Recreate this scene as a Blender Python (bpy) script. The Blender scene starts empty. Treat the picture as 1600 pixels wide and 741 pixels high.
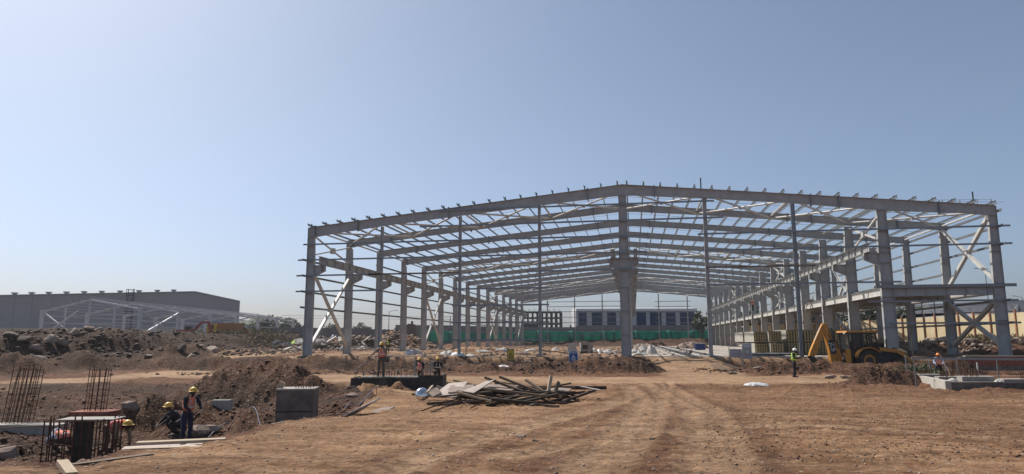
import bpy, math, random
import numpy as np
from mathutils import Vector, Matrix
random.seed(7)
rad = math.radians
# ------------------------------------------------------------------ camera
FPX, PITCH, ROLL, YAW = 1064.3, 8.603, -0.12, -9.995
CAM = Vector((0.685, -64.65, 1.525))
_p, _r, _y = rad(PITCH), rad(ROLL), rad(YAW)
F = Vector((math.sin(_y)*math.cos(_p), math.cos(_y)*math.cos(_p), math.sin(_p)))
_R = Vector((math.cos(_y), -math.sin(_y), 0)); _U = _R.cross(F)
R = _R*math.cos(_r)+_U*math.sin(_r); U = -_R*math.sin(_r)+_U*math.cos(_r)
sc = bpy.context.scene
col = sc.collection
cam_d = bpy.data.cameras.new('camera'); cam = bpy.data.objects.new('camera', cam_d); col.objects.link(cam)
cam_d.sensor_width = 36; cam_d.lens = FPX/1600*36; cam_d.clip_start = .1; cam_d.clip_end = 9000
M3 = Matrix((R, U, -F)).transposed()
cam.matrix_world = Matrix.Translation(CAM) @ M3.to_4x4()
sc.camera = cam
# ------------------------------------------------------------------ sky, sun, exposure
SUN_AZ, SUN_EL = rad(-58), rad(49)          # azimuth from +Y, negative towards -X
w = bpy.data.worlds.new('World'); sc.world = w; w.use_nodes = True
nt = w.node_tree; nt.nodes.clear()
sky = nt.nodes.new('ShaderNodeTexSky'); sky.sky_type = 'NISHITA'; sky.sun_disc = False
sky.sun_elevation = SUN_EL; sky.sun_rotation = SUN_AZ
sky.altitude = 300; sky.air_density = 1.05; sky.dust_density = 2.2; sky.ozone_density = 3.6
bg = nt.nodes.new('ShaderNodeBackground'); bg.inputs['Strength'].default_value = 0.1
wo = nt.nodes.new('ShaderNodeOutputWorld')
# dusty low air: the band near the horizon is greyer and bluer all the way round
tcw = nt.nodes.new('ShaderNodeTexCoord'); sx_ = nt.nodes.new('ShaderNodeSeparateXYZ'); nt.links.new(tcw.outputs['Generated'], sx_.inputs[0])
mr_ = nt.nodes.new('ShaderNodeMapRange'); mr_.interpolation_type = 'SMOOTHSTEP'; nt.links.new(sx_.outputs['Z'], mr_.inputs[0])
for _k, _v in ((1, .0), (2, .35), (3, 1.0), (4, .0)): mr_.inputs[_k].default_value = _v
tn_ = nt.nodes.new('ShaderNodeMixRGB'); tn_.blend_type = 'MULTIPLY'; tn_.inputs[2].default_value = (.85, .89, 1.08, 1)
nt.links.new(mr_.outputs[0], tn_.inputs[0]); nt.links.new(sky.outputs[0], tn_.inputs[1]); hs_ = nt.nodes.new('ShaderNodeHueSaturation'); hs_.inputs['Hue'].default_value = .497; hs_.inputs['Saturation'].default_value = .84; nt.links.new(tn_.outputs[0], hs_.inputs['Color']); nt.links.new(hs_.outputs[0], bg.inputs[0])
nt.links.new(bg.outputs[0], wo.inputs[0])
sd = bpy.data.lights.new('sun', 'SUN'); sun = bpy.data.objects.new('sun', sd); col.objects.link(sun)
sd.energy = 5.0; sd.angle = rad(.6); sd.color = (1, .94, .85)
S = Vector((math.sin(SUN_AZ)*math.cos(SUN_EL), math.cos(SUN_AZ)*math.cos(SUN_EL), math.sin(SUN_EL)))
sun.rotation_euler = S.to_track_quat('Z', 'Y').to_euler()
sc.view_settings.view_transform = 'Standard'; sc.view_settings.look = 'None'
sc.view_settings.exposure = 0.12; sc.view_settings.gamma = 1
# ------------------------------------------------------------------ pixel helpers (1600 x 741 photograph)
def ray(px, py): return F + R*((px-800)/FPX) - U*((py-370.5)/FPX)
def pt(px, py, depth): return CAM + ray(px, py)*depth
def onz(px, py, z):
    d = ray(px, py); t = (z-CAM.z)/d.z; return CAM + d*t
RH = Vector((math.cos(_y), -math.sin(_y), 0)); FH = Vector((math.sin(_y), math.cos(_y), 0))
def gx(px, d, py=560):
    p = pt(px, py, d); return (p.x, p.y)
# ------------------------------------------------------------------ noise
_rng = np.random.RandomState(3); _T = _rng.rand(256, 256)
def vnoise(x, y, seed=0):
    x = np.asarray(x, float)+seed*17.31; y = np.asarray(y, float)+seed*9.73
    xi = np.floor(x).astype(int); yi = np.floor(y).astype(int); fx = x-xi; fy = y-yi
    fx = fx*fx*(3-2*fx); fy = fy*fy*(3-2*fy)
    a = _T[xi & 255, yi & 255]; b = _T[(xi+1) & 255, yi & 255]; c = _T[xi & 255, (yi+1) & 255]; d = _T[(xi+1) & 255, (yi+1) & 255]
    return (a*(1-fx)+b*fx)*(1-fy)+(c*(1-fx)+d*fx)*fy
def fbm(x, y, o=4, seed=0):
    s = 0; a = .5; t = 0
    for i in range(o):
        s = s+a*vnoise(x*2**i, y*2**i, seed+i*3); t += a; a *= .5
    return s/t*2-1
def sstep(a, b, x):
    t = np.clip((x-a)/(b-a), 0, 1); return t*t*(3-2*t)
def dpoly(x, y, pts):
    d = np.full(np.shape(x), 1e9)
    for (x0, y0), (x1, y1) in zip(pts[:-1], pts[1:]):
        vx, vy = x1-x0, y1-y0
        t = np.clip(((x-x0)*vx+(y-y0)*vy)/(vx*vx+vy*vy), 0, 1)
        d = np.minimum(d, np.hypot(x-x0-t*vx, y-y0-t*vy))
    return d
def inpoly(x, y, P):
    ins = np.zeros(np.shape(x), bool); n = len(P)
    for i in range(n):
        x0, y0 = P[i]; x1, y1 = P[(i+1) % n]
        c = ((y0 > y) != (y1 > y)) & (x < (x1-x0)*(y-y0)/((y1-y0) if y1 != y0 else 1e-9)+x0)
        ins ^= c
    return ins
g2 = lambda px, py, z: tuple(onz(px, py, z)[:2])
# ------------------------------------------------------------------ terrain
NEAR = [g2(-700, 760, -.2), g2(-200, 738, -.25), g2(0, 728, -.25), g2(110, 735, -.25), g2(200, 712, -.3), g2(300, 700, -.3), g2(365, 686, -.35),
        g2(440, 667, -.4), g2(520, 655, -.45), g2(560, 640, -.5)]
FAR = [gx(590, 27), gx(560, 31), gx(470, 34), gx(300, 38), gx(0, 37), gx(-300, 36), gx(-900, 40)]
PIT = NEAR+FAR
PLAT_E = [gx(-900, 40), gx(-400, 46), gx(0, 54), gx(100, 60), gx(250, 70), gx(345, 84), gx(400, 110), gx(465, 118)]
PLAT = PLAT_E+[gx(480, 500), gx(-2500, 600)]
F1C = gx(628, 36.5)
ROADA = [g2(-100, 606, -.75), g2(60, 598, -.75), g2(200, 589, -.75), g2(340, 577, -.75), g2(400, 563, -.75), g2(440, 556, -.6), g2(470, 549, -.4)]
ROADB = [g2(340, 586, -.75), g2(600, 592, -.75), g2(800, 594, -.75), g2(1100, 594, -.75), g2(1350, 592, -.75), g2(1700, 592, -.75)]
TR = [[g2(800, 790, -.1), g2(900, 741, -.15), g2(955, 700, -.3), g2(995, 655, -.4), g2(1005, 625, -.6), g2(985, 605, -.7)],
      [g2(850, 790, -.1), g2(950, 735, -.15), g2(1000, 690, -.3), g2(1025, 650, -.4), g2(1030, 625, -.6), g2(1045, 595, -.7)],
      [g2(1150, 790, -.1), g2(1142, 741, -.15), g2(1135, 690, -.3), g2(1110, 640, -.4), g2(1060, 612, -.6), g2(1045, 600, -.7)],
      [g2(1100, 790, -.1), g2(1095, 741, -.15), g2(1098, 690, -.3), g2(1075, 640, -.4), g2(1040, 618, -.6), g2(1010, 600, -.7)],
      [g2(560, 760, -.1), g2(700, 705, -.2), g2(850, 670, -.4), g2(950, 640, -.5), g2(1000, 615, -.7)],
      [g2(1650, 690, -.2), g2(1450, 680, -.3), g2(1250, 672, -.4), g2(1000, 690, -.3), g2(800, 720, -.2)]]
MOUNDS = [  # px, depth, rx, ry, height, sharp
    (1428, 34.0, .9, 3.4, -.4, .8),
    (120, 54, 3.6, 3, 1.5, 1), (150, 53, 2, 2, .5, 1), (15, 49, 3.2, 2.6, 1.2, 1), (60, 50, 2, 2, .6, 1), (300, 66, 3, 3, 1.0, 1), (240, 64, 3, 3, .9, 1),
    (590, 32, 1.3, 1.2, .75, 1), (560, 31, 1.1, 1.1, .5, 1), (632, 32, 1.2, 1, .6, 1), (610, 28, 1.6, 1.0, .25, 1),
    (243, 25.6, 1.25, 1.1, .95, .5), (330, 24, 1.6, 1.4, .7, .8), (395, 22.5, 1.2, .9, .5, 1),
    (520, 22.5, 1.5, 1.5, .45, 1), (30, 19.5, .9, .8, .45, .8),
    (740, 170, 9, 5, 1.4, 1), (1030, 172, 7, 4, 1.1, 1),
    (740, 82, 4.5, 3, .8, 1), (850, 78, 3.5, 2.5, .5, 1), (690, 64, 2, 2, .6, 1),
    (1055, 44, 4, 1.2, .10, 1), (1325, 30, .6, .35, .14, 1), (1190, 32.5, 2.4, .5, .12, 1),
    (1445, 82, 9, 4.0, .8, .8), (1380, 86, 8, 4, .6, .8), (1520, 78, 6, 3.5, .7, .8), (1590, 70, 5, 3, .8, .8), (1330, 92, 8, 4, .6, .8), (1680, 64, 8, 4, .8, .8),
    (620, 118, 8, 5, 3.0, 1), (560, 112, 7, 4, 2.2, 1), (500, 108, 6, 4, 1.8, 1)]
CONES = [(305, 30.8, -.62), (322, 31.0, -.35), (340, 31.2, -.02), (358, 31.4, .30), (378, 31.6, .52), (400, 31.8, .62), (425, 31.4, .60), (446, 30.8, .52), (466, 30.2, .32), (483, 29.6, .0), (496, 29.2, -.35),
         (1365, 36, .04), (1350, 35.6, -.18), (1336, 35.2, -.45), (1384, 36.3, -.14), (1402, 36.9, .02), (1414, 37.2, -.10), (575, 32, -.75), (600, 32.4, -.62), (630, 32.2, -.7)]
CW = [(gx(px, d), t) for px, d, t in CONES]
def cones(x, y):
    c = np.full(np.shape(x), -9.)
    for (cx, cy), t in CW: c = np.maximum(c, t-.70*np.sqrt((x-cx)**2+(y-cy)**2+.04)+.14)
    near = c > -2.6
    if np.any(near):
        nz = .16*fbm(x*1.5, y*1.5, 4, 141)+.10*(1-2*np.abs(fbm(x*2.6+y, y*2.2, 3, 143)))+.05*np.sin(x*9+3*fbm(x*1.2, y*1.2, 2, 145))
        c = np.where(near, c+nz, c)
    return c
_wx = [-70, -58, -40, -33, -22, -19, -14, -9, -4.5, -.5, 1.2, 3.4, 8.2, 9.8, 14, 19, 22, 24, 40]
_wt = [-.2, .0, .1, .25, .33, .0, -.28, -.3, -.2, .28, .12, -.9, -1.2, -.15, .08, .0, -.05, -1.6, -1.6]
def windrow(x, y):
    t = np.interp(x, _wx, _wt)+.16*fbm(x*.45, y*0, 3, 151); yc = -14.6+.8*fbm(x*.12, x*0, 2, 153)
    r = 1-2*np.abs(fbm(x*.9, y*.9, 4, 155))
    return t-.62*np.sqrt((y-yc)**2+.15)+.24+.22*fbm(x*1.1, y*1.1, 4, 157)+.24*(r-.6)+.05*fbm(x*5, y*5, 3, 159)
MW = [(gx(px, d), rx, ry, h, s) for px, d, rx, ry, h, s in MOUNDS]
def H(x, y, fine=True):
    x = np.asarray(x, float); y = np.asarray(y, float)
    d = np.hypot(x-CAM.x, y-CAM.y)
    z = -.1-.65*sstep(5, 36, d)
    wob = fbm(x*.25, y*.25, 3, 5)*1.6
    # building platform
    ramp = np.exp(-((x-5.4)/3.0)**4)
    hold = sstep(-35, -33, x)*sstep(34, 32, x)*(1-ramp)
    emb = sstep(-15.5, -4, y+wob)*(1-hold)+hold*(.12*sstep(-13, -6, y+wob)+.88*sstep(-1.0, -.3, y))
    plat = sstep(-50, -40, x)
    yard_out = sstep(34, 38, x)
    lvl = -.75+.72*emb
    lvl = np.where(y > -4, np.maximum(lvl, -.05), lvl)
    z = np.where(y > -18, z*(1-emb)+(-.03)*emb, z)
    # pit
    ins = inpoly(x, y, PIT)
    dn = dpoly(x, y, NEAR); df = dpoly(x, y, FAR)
    rough = 1+.35*fbm(x*.8, y*.8, 3, 31)
    pit = np.where(ins, sstep(0, 1.3, dn*rough)*sstep(0, 9, df*rough), 0)
    z = z*(1-pit)-(1.6+.12*fbm(x*.5, y*.5, 3, 33))*pit
    e = ((x-F1C[0])/4.0)**2+((y-F1C[1]+2.0)/4.6)**2
    ex = 1-sstep(.6, 1.25, e+.25*fbm(x, y, 2, 41)); z = z*(1-ex)+np.minimum(z, -1.25)*ex
    # plateau to the left behind
    ip = inpoly(x, y, PLAT); dp = dpoly(x, y, PLAT_E)
    dpn = dp+2.2*fbm(x*.2, y*.2, 3, 51)
    pl = np.where(ip, sstep(-1.5, 5.5, dpn), np.where(dp < 4, sstep(4, 0, dp)*.12, 0))
    z = z+2.55*pl-.9*np.where(ip, np.exp(-((dp-8)/2.5)**2), 0)*sstep(-42, -30, x)*1.0
    # bank at the back
    z = z+1.9*sstep(146, 156, y+wob)*sstep(-60, -40, x)*(1-pl)
    z = z+1.1*sstep(36, 46, x)*sstep(0, 12, y)
    m = np.zeros(np.shape(x))
    for (cx, cy), rx, ry, h, s in MW:
        dx = (x-cx)*RH.x+(y-cy)*RH.y; dy = (x-cx)*FH.x+(y-cy)*FH.y
        near = (np.abs(dx) < rx*1.4) & (np.abs(dy) < ry*1.4)
        if not np.any(near): continue
        r = np.sqrt((dx/rx)**2+(dy/ry)**2)+.13*fbm(x*1.1/max(.5, rx/3), y*1.1/max(.5, rx/3), 3, 61)
        prof = np.clip(1.02-r, 0, 1); prof = np.where(s < .9, np.sqrt(prof), prof*(1.15-.15*prof))
        m = m+h*prof*(1+.35*np.clip(fbm(x*2.3+dy*.8, y*1.2, 3, 66), -.5, .5))
    z = z+m
    cn = cones(x, y); m = np.maximum(m, np.clip(cn-z, 0, 2)); z = np.maximum(z, cn)
    wr = windrow(x, y); wm = np.clip(wr-z, 0, 1); z = np.where((y < -8) & (y > -22), np.maximum(z, wr), z)
    # loose soil relief
    rd = np.minimum(dpoly(x, y, ROADA), dpoly(x, y, ROADB)-1.2)
    loose = sstep(1.8, 3.6, rd)
    yard = sstep(40, 26, d)*(1-pit)*sstep(.0, .15, .3-m)
    inside = ((y > -1) & (np.abs(x) < 33) & (y < 150))
    amp = loose*(1-.85*yard)*np.where(inside, .35, 1)*(1-.85*ramp*(y < 0)*(y > -20))
    big = sstep(60, 300, d)
    z = z+amp*(.10*fbm(x*.9, y*.9, 4, 71)+(.16*(1-big)+.25*big)*fbm(x*.35, y*.35, 3, 77))
    rg = 1-2*np.abs(fbm(x*.55, y*.55, 4, 87)); embm = np.exp(-((y+8)/4.5)**2)*(1-np.clip(ramp*1.5, 0, 1))*sstep(50, 40, np.abs(x))
    z = z+.10*embm*(rg-.72)*loose+.4*pl*(rg-.6)*sstep(90, 40, d)
    z = z+.35*pl*fbm(x*.3, y*.3, 5, 81)+.3*np.clip(m, 0, .9)*fbm(x*1.6, y*1.6, 4, 85)
    clod = np.clip(fbm(x*3.1, y*3.1, 3, 91)-.12, 0, 1)
    z = z+amp*.22*clod*(1-big)+.035*yard*(1-pit)*np.clip(fbm(x*2.2, y*2.2, 4, 95)-.1, 0, 1)*2
    if fine:
        z = z+.022*(1-big)*(fbm(x*4.5, y*7, 4, 99)+.6*np.clip(fbm(x*1.6, y*3.2, 4, 103)-.15, 0, 1))*sstep(60, 30, d)+.02*(1-big)*fbm(x*3, y*3, 3, 105)
        for t in TR:
            dt = dpoly(x, y, t)
            z = z+.022*np.exp(-((dt-.35)/.12)**2)-.025*np.exp(-(dt/.22)**2)*(1+.3*np.sin((x+y)*18))
    return z
def h1(x, y): return float(H(np.array([x]), np.array([y]))[0])
def gp(px, d, py=560, dz=0):
    x, y = gx(px, d, py); return Vector((x, y, h1(x, y)+dz))
# ------------------------------------------------------------------ materials
def mat(name, c, rough=.8, metal=0, c2=None, scale=3, bump=0, bscale=20, spec=.5, contrast=(.35, .65), c3=None, s3=.5, stretch=None, alpha=1):
    m = bpy.data.materials.new(name); m.use_nodes = True; n = m.node_tree; b = n.nodes['Principled BSDF']; L = n.links.new
    b.inputs['Roughness'].default_value = rough; b.inputs['Metallic'].default_value = metal
    b.inputs['Specular IOR Level'].default_value = spec; b.inputs['Base Color'].default_value = (*c, 1)
    if alpha < 1: b.inputs['Alpha'].default_value = alpha
    tc = n.nodes.new('ShaderNodeTexCoord'); src = tc.outputs['Object']
    if stretch:
        mp = n.nodes.new('ShaderNodeMapping'); mp.inputs['Scale'].default_value = stretch; L(src, mp.inputs[0]); src = mp.outputs[0]
    if c2:
        nz = n.nodes.new('ShaderNodeTexNoise'); nz.inputs['Scale'].default_value = scale; nz.inputs['Detail'].default_value = 6; nz.inputs['Roughness'].default_value = .65
        L(src, nz.inputs['Vector'])
        cr = n.nodes.new('ShaderNodeValToRGB'); cr.color_ramp.elements[0].position = contrast[0]; cr.color_ramp.elements[1].position = contrast[1]
        cr.color_ramp.elements[0].color = (*c, 1); cr.color_ramp.elements[1].color = (*c2, 1)
        L(nz.outputs['Fac'], cr.inputs[0]); out = cr.outputs[0]
        if c3:
            n2 = n.nodes.new('ShaderNodeTexNoise'); n2.inputs['Scale'].default_value = s3; n2.inputs['Detail'].default_value = 8; n2.inputs['Roughness'].default_value = .7; L(src, n2.inputs['Vector'])
            r2 = n.nodes.new('ShaderNodeValToRGB'); r2.color_ramp.elements[0].position = .58; r2.color_ramp.elements[1].position = .72; L(n2.outputs['Fac'], r2.inputs[0])
            mx = n.nodes.new('ShaderNodeMixRGB'); L(r2.outputs[0], mx.inputs[0]); L(out, mx.inputs[1]); mx.inputs[2].default_value = (*c3, 1); out = mx.outputs[0]
        L(out, b.inputs['Base Color'])
    if bump:
        nb = n.nodes.new('ShaderNodeTexNoise'); nb.inputs['Scale'].default_value = bscale; nb.inputs['Detail'].default_value = 5; L(src, nb.inputs['Vector'])
        bp = n.nodes.new('ShaderNodeBump'); bp.inputs['Strength'].default_value = 1; bp.inputs['Distance'].default_value = bump; L(nb.outputs['Fac'], bp.inputs['Height']); L(bp.outputs[0], b.inputs['Normal'])
    return m
M = {}
M['steel'] = mat('primed steel', (.345, .345, .34), .5, .0, (.45, .45, .44), 1.3, c3=(.27, .25, .22), s3=.9, spec=.4)
M['steel_rust'] = mat('rusty steel', (.16, .10, .07), .7, .2, (.28, .23, .19), 2.5)
M['galv'] = mat('galvanised steel', (.20, .215, .23), .42, .5, (.28, .295, .31), 5)
M['galv_dark'] = mat('purlin steel', (.20, .21, .22), .45, .5, (.28, .29, .30), 5)
M['pipe'] = mat('painted pipe', (.50, .49, .46), .45, 0, (.60, .59, .56), 1.5, c3=(.36, .31, .25), s3=1.0)
M['palesteel'] = mat('pale steel', (.46, .465, .47), .5, 0, (.56, .565, .57), 1)
M['conc'] = mat('concrete', (.27, .25, .225), .9, 0, (.36, .335, .30), 2, bump=.01, bscale=30, c3=(.2, .15, .11), s3=1.2)
M['conc_dk'] = mat('stained concrete', (.10, .083, .072), .9, 0, (.20, .17, .145), 2.2, bump=.015, c3=(.22, .14, .09), s3=1.8)  # stains; on the right foundation's front it also stands in for shade
M['conc_lt'] = mat('fresh concrete', (.36, .33, .285), .85, 0, (.48, .45, .40), 1.4, bump=.005, c3=(.25, .18, .12), s3=1.3)
M['slab'] = mat('slab concrete', (.36, .31, .26), .9, 0, (.47, .43, .37), .5, c3=(.30, .21, .14), s3=.35)
M['form'] = mat('black formwork', (.012, .012, .013), .7, 0, (.045, .042, .04), 3, c3=(.14, .1, .07), s3=1.6)
M['rock'] = mat('rock', (.17, .125, .10), .95, 0, (.29, .22, .175), 1.6, bump=.04, bscale=6, c3=(.24, .13, .08), s3=1)
M['rock_dk'] = mat('dark rock', (.065, .050, .042), .95, 0, (.13, .10, .082), 1.6, bump=.04, bscale=6, c3=(.16, .09, .06), s3=1)
M['rock_lt'] = mat('pale rock', (.26, .20, .16), .95, 0, (.38, .31, .25), 1.6, bump=.04, bscale=6)
M['wood'] = mat('weathered timber', (.030, .020, .015), .85, 0, (.075, .052, .038), 6, stretch=(1, 6, 6), bump=.004)
M['wood_m'] = mat('brown timber', (.10, .065, .04), .85, 0, (.18, .125, .08), 5, stretch=(1, 6, 6), bump=.004)
M['wood_l'] = mat('pale timber', (.36, .27, .18), .85, 0, (.46, .37, .27), 5, stretch=(1, 6, 6), bump=.004)
M['ply'] = mat('plywood', (.36, .29, .25), .8, 0, (.46, .39, .34), 2.5, c3=(.28, .2, .15), s3=1.5)
M['ply_dk'] = mat('used plywood', (.20, .15, .12), .85, 0, (.29, .23, .19), 2.5)
M['rebar'] = mat('rebar', (.07, .035, .025), .8, .2, (.13, .06, .04), 8)
M['white'] = mat('white sacks', (.36, .34, .31), .8, 0, (.54, .52, .49), 3, bump=.03, bscale=8)
M['sheetwhite'] = mat('white plastic sheet', (.44, .43, .42), .5, 0, (.66, .66, .66), 3)
M['yellow'] = mat('machine yellow', (.58, .26, .03), .5, 0, (.44, .19, .035), 3, c3=(.18, .10, .05), s3=2.2)
M['black'] = mat('black paint', (.018, .018, .02), .5, 0, (.035, .032, .03), 5)
M['tyre'] = mat('tyre rubber', (.025, .022, .02), .9, 0, (.07, .05, .04), 5)
M['glass'] = mat('cab glass', (.03, .04, .05), .08, 0, spec=.8)
M['brick'] = mat('red brick', (.22, .075, .05), .9, 0, (.30, .11, .07), 8, bump=.01)
M['cream'] = mat('cream render', (.52, .42, .25), .9, 0, (.62, .52, .34), .7, c3=(.4, .28, .17), s3=.8)
M['rustpost'] = mat('rusted post', (.36, .15, .08), .85, 0, (.44, .22, .13), 3)
M['net'] = mat('green shade net', (.01, .18, .14), .7, 0, (.02, .28, .21), .6, spec=.2)
M['gwall'] = mat('grey block wall', (.17, .165, .16), .95, 0, (.23, .22, .21), .5, c3=(.14, .12, .11), s3=.4)
M['wh_wall'] = mat('grey cladding', (.26, .26, .275), .6, 0, (.29, .29, .305), .15)
M['wh_pink'] = mat('cladding end', (.30, .20, .20), .7)
M['wh_roof'] = mat('roof sheet', (.55, .57, .6), .5)
M['blue'] = mat('blue shutter', (.005, .032, .10), .5, 0, (.008, .045, .13), 1, spec=.2)
M['shutwall'] = mat('pale wall panel', (.50, .50, .52), .7)
M['roofwhite'] = mat('white roof edge', (.72, .72, .72), .6)
M['dkframe'] = mat('raw concrete frame', (.05, .05, .055), .9)
M['orange'] = mat('orange vest', (.78, .19, .10), .75, 0, (.82, .27, .17), 6)
M['pink'] = mat('red vest', (.76, .16, .12), .75, 0, (.80, .25, .2), 6)
M['lime'] = mat('lime vest', (.50, .78, .07), .7)
M['helmet'] = mat('yellow helmet', (.68, .42, .06), .4)
M['helmet_o'] = mat('orange helmet', (.72, .24, .03), .4)
M['helmet_w'] = mat('white helmet', (.75, .75, .75), .4)
M['skin'] = mat('skin', (.075, .042, .03), .6)
M['dark_cloth'] = mat('dark cloth', (.018, .018, .025), .9)
M['tan_cloth'] = mat('tan cloth', (.24, .18, .12), .9, 0, (.3, .23, .16), 8)
M['khaki'] = mat('khaki cloth', (.10, .075, .055), .9, 0, (.14, .11, .08), 8)
M['blue_cloth'] = mat('pale blue cloth', (.33, .40, .55), .9)
M['navy'] = mat('navy cloth', (.02, .025, .06), .9)
M['reflect'] = mat('reflective tape', (.65, .65, .6), .35)
M['hose'] = mat('pale hose', (.16, .15, .19), .5)
M['blueobj'] = mat('blue plastic', (.02, .06, .22), .5)
M['redmc'] = mat('faded red paint', (.36, .07, .055), .6)
M['trucky'] = mat('truck orange', (.42, .22, .06), .6, 0, (.35, .17, .05), 3)
M['sign_y'] = mat('yellow sign', (.55, .42, .04), .6)
M['sign_b'] = mat('blue sign', (.03, .10, .32), .5)
M['sign_w'] = mat('sign white', (.6, .62, .65), .6)
M['sign_g'] = mat('grey sign', (.36, .36, .36), .6, 0, (.47, .47, .47), 6)
M['bundle'] = mat('deck sheet yellow', (.38, .29, .14), .6, 0, (.46, .36, .19), 4)
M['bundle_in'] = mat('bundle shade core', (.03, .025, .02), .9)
M['wrap'] = mat('dusty wrap', (.34, .32, .27), .55, 0, (.46, .44, .39), 2.5, bump=.03, bscale=6)
M['leaf'] = mat('leaves', (.035, .055, .02), .7, 0, (.07, .10, .035), 1.5)
M['leaf_dry'] = mat('dry leaves', (.13, .105, .05), .8, 0, (.21, .16, .08), 2)
M['bark'] = mat('bark', (.08, .06, .045), .9)
M['hillveg'] = mat('hill scrub', (.045, .065, .035), .95, 0, (.09, .10, .06), .15, bump=.6, bscale=.8)
M['asph'] = mat('flyover concrete', (.36, .37, .39), .9, 0, (.43, .44, .46), .3)

# ground material
gm = bpy.data.materials.new('site soil'); gm.use_nodes = True
def ground_nodes(m):
    n = m.node_tree; b = n.nodes['Principled BSDF']; L = n.links.new; b.inputs['Roughness'].default_value = .95; b.inputs['Specular IOR Level'].default_value = .15
    at = n.nodes.new('ShaderNodeAttribute'); at.attribute_name = 'soil'
    sp = n.nodes.new('ShaderNodeSeparateColor'); L(at.outputs['Color'], sp.inputs[0])
    tc = n.nodes.new('ShaderNodeTexCoord')
    def noise(s, d=6, r=.65, st=None):
        z = n.nodes.new('ShaderNodeTexNoise'); z.inputs['Scale'].default_value = s; z.inputs['Detail'].default_value = d; z.inputs['Roughness'].default_value = r
        if st:
            mp = n.nodes.new('ShaderNodeMapping'); mp.inputs['Scale'].default_value = st; mp.inputs['Rotation'].default_value = (0, 0, rad(8)); L(tc.outputs['Object'], mp.inputs[0]); L(mp.outputs[0], z.inputs['Vector'])
        else: L(tc.outputs['Object'], z.inputs['Vector'])
        return z.outputs['Fac']
    def ramp(f, a, b_, ca, cb):
        r = n.nodes.new('ShaderNodeValToRGB'); e = r.color_ramp.elements; e[0].position = a; e[1].position = b_; e[0].color = (*ca, 1); e[1].color = (*cb, 1); L(f, r.inputs[0]); return r.outputs[0]
    def mix(f, a, b_, mode='MIX'):
        x = n.nodes.new('ShaderNodeMixRGB'); x.blend_type = mode
        if isinstance(f, float): x.inputs[0].default_value = f
        else: L(f, x.inputs[0])
        L(a, x.inputs[1]); L(b_, x.inputs[2]); return x.outputs[0]
    red = ramp(noise(1.1), .32, .7, (.100, .045, .024), (.195, .098, .054))
    dark = ramp(noise(.9), .32, .7, (.030, .016, .011), (.080, .043, .027))
    tan = ramp(noise(1.6, 8, .7), .3, .72, (.31, .195, .112), (.45, .31, .195))
    yardc = ramp(noise(.7, 9, .72, (.55, 1.5, 1)), .36, .66, (.215, .112, .055), (.395, .25, .145))
    c = mix(sp.outputs[1], red, yardc); c = mix(sp.outputs[0], c, tan); c = mix(sp.outputs[2], c, dark)
    # small stones and straw flecks
    sp1 = ramp(noise(16, 3, .6), .60, .66, (0, 0, 0), (1, 1, 1))
    pale = ramp(noise(3), .4, .6, (.33, .25, .18), (.45, .37, .29)); c = mix(mix(.35 if 0 else .5, sp1, sp1), c, pale)
    sp2 = ramp(noise(7, 6, .75, (.6, 1.8, 1)), .36, .52, (.42, .38, .36), (1, 1, 1)); c = mix(.75, c, sp2, 'MULTIPLY')
    sp3 = ramp(noise(1.7, 5, .7, (.35, 1.5, 1)), .38, .56, (.55, .50, .48), (1.12, 1.12, 1.12)); c = mix(.7, c, sp3, 'MULTIPLY')
    sp4 = ramp(noise(.22, 4, .6), .35, .65, (.72, .68, .66), (1.15, 1.15, 1.15)); c = mix(.7, c, sp4, 'MULTIPLY')
    L(c, b.inputs['Base Color'])
    a = n.nodes.new('ShaderNodeMath'); a.operation = 'ADD'; L(noise(5, 8, .7, (.8, 1.4, 1)), a.inputs[0])
    v = n.nodes.new('ShaderNodeTexVoronoi'); v.inputs['Scale'].default_value = 7; L(tc.outputs['Object'], v.inputs['Vector'])
    v2 = n.nodes.new('ShaderNodeMath'); v2.operation = 'MULTIPLY'; v2.inputs[1].default_value = -.35; L(v.outputs['Distance'], v2.inputs[0]); L(v2.outputs[0], a.inputs[1])
    bp = n.nodes.new('ShaderNodeBump'); bp.inputs['Strength'].default_value = 1; bp.inputs['Distance'].default_value = .10; L(a.outputs[0], bp.inputs['Height']); L(bp.outputs[0], b.inputs['Normal'])
ground_nodes(gm)
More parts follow.
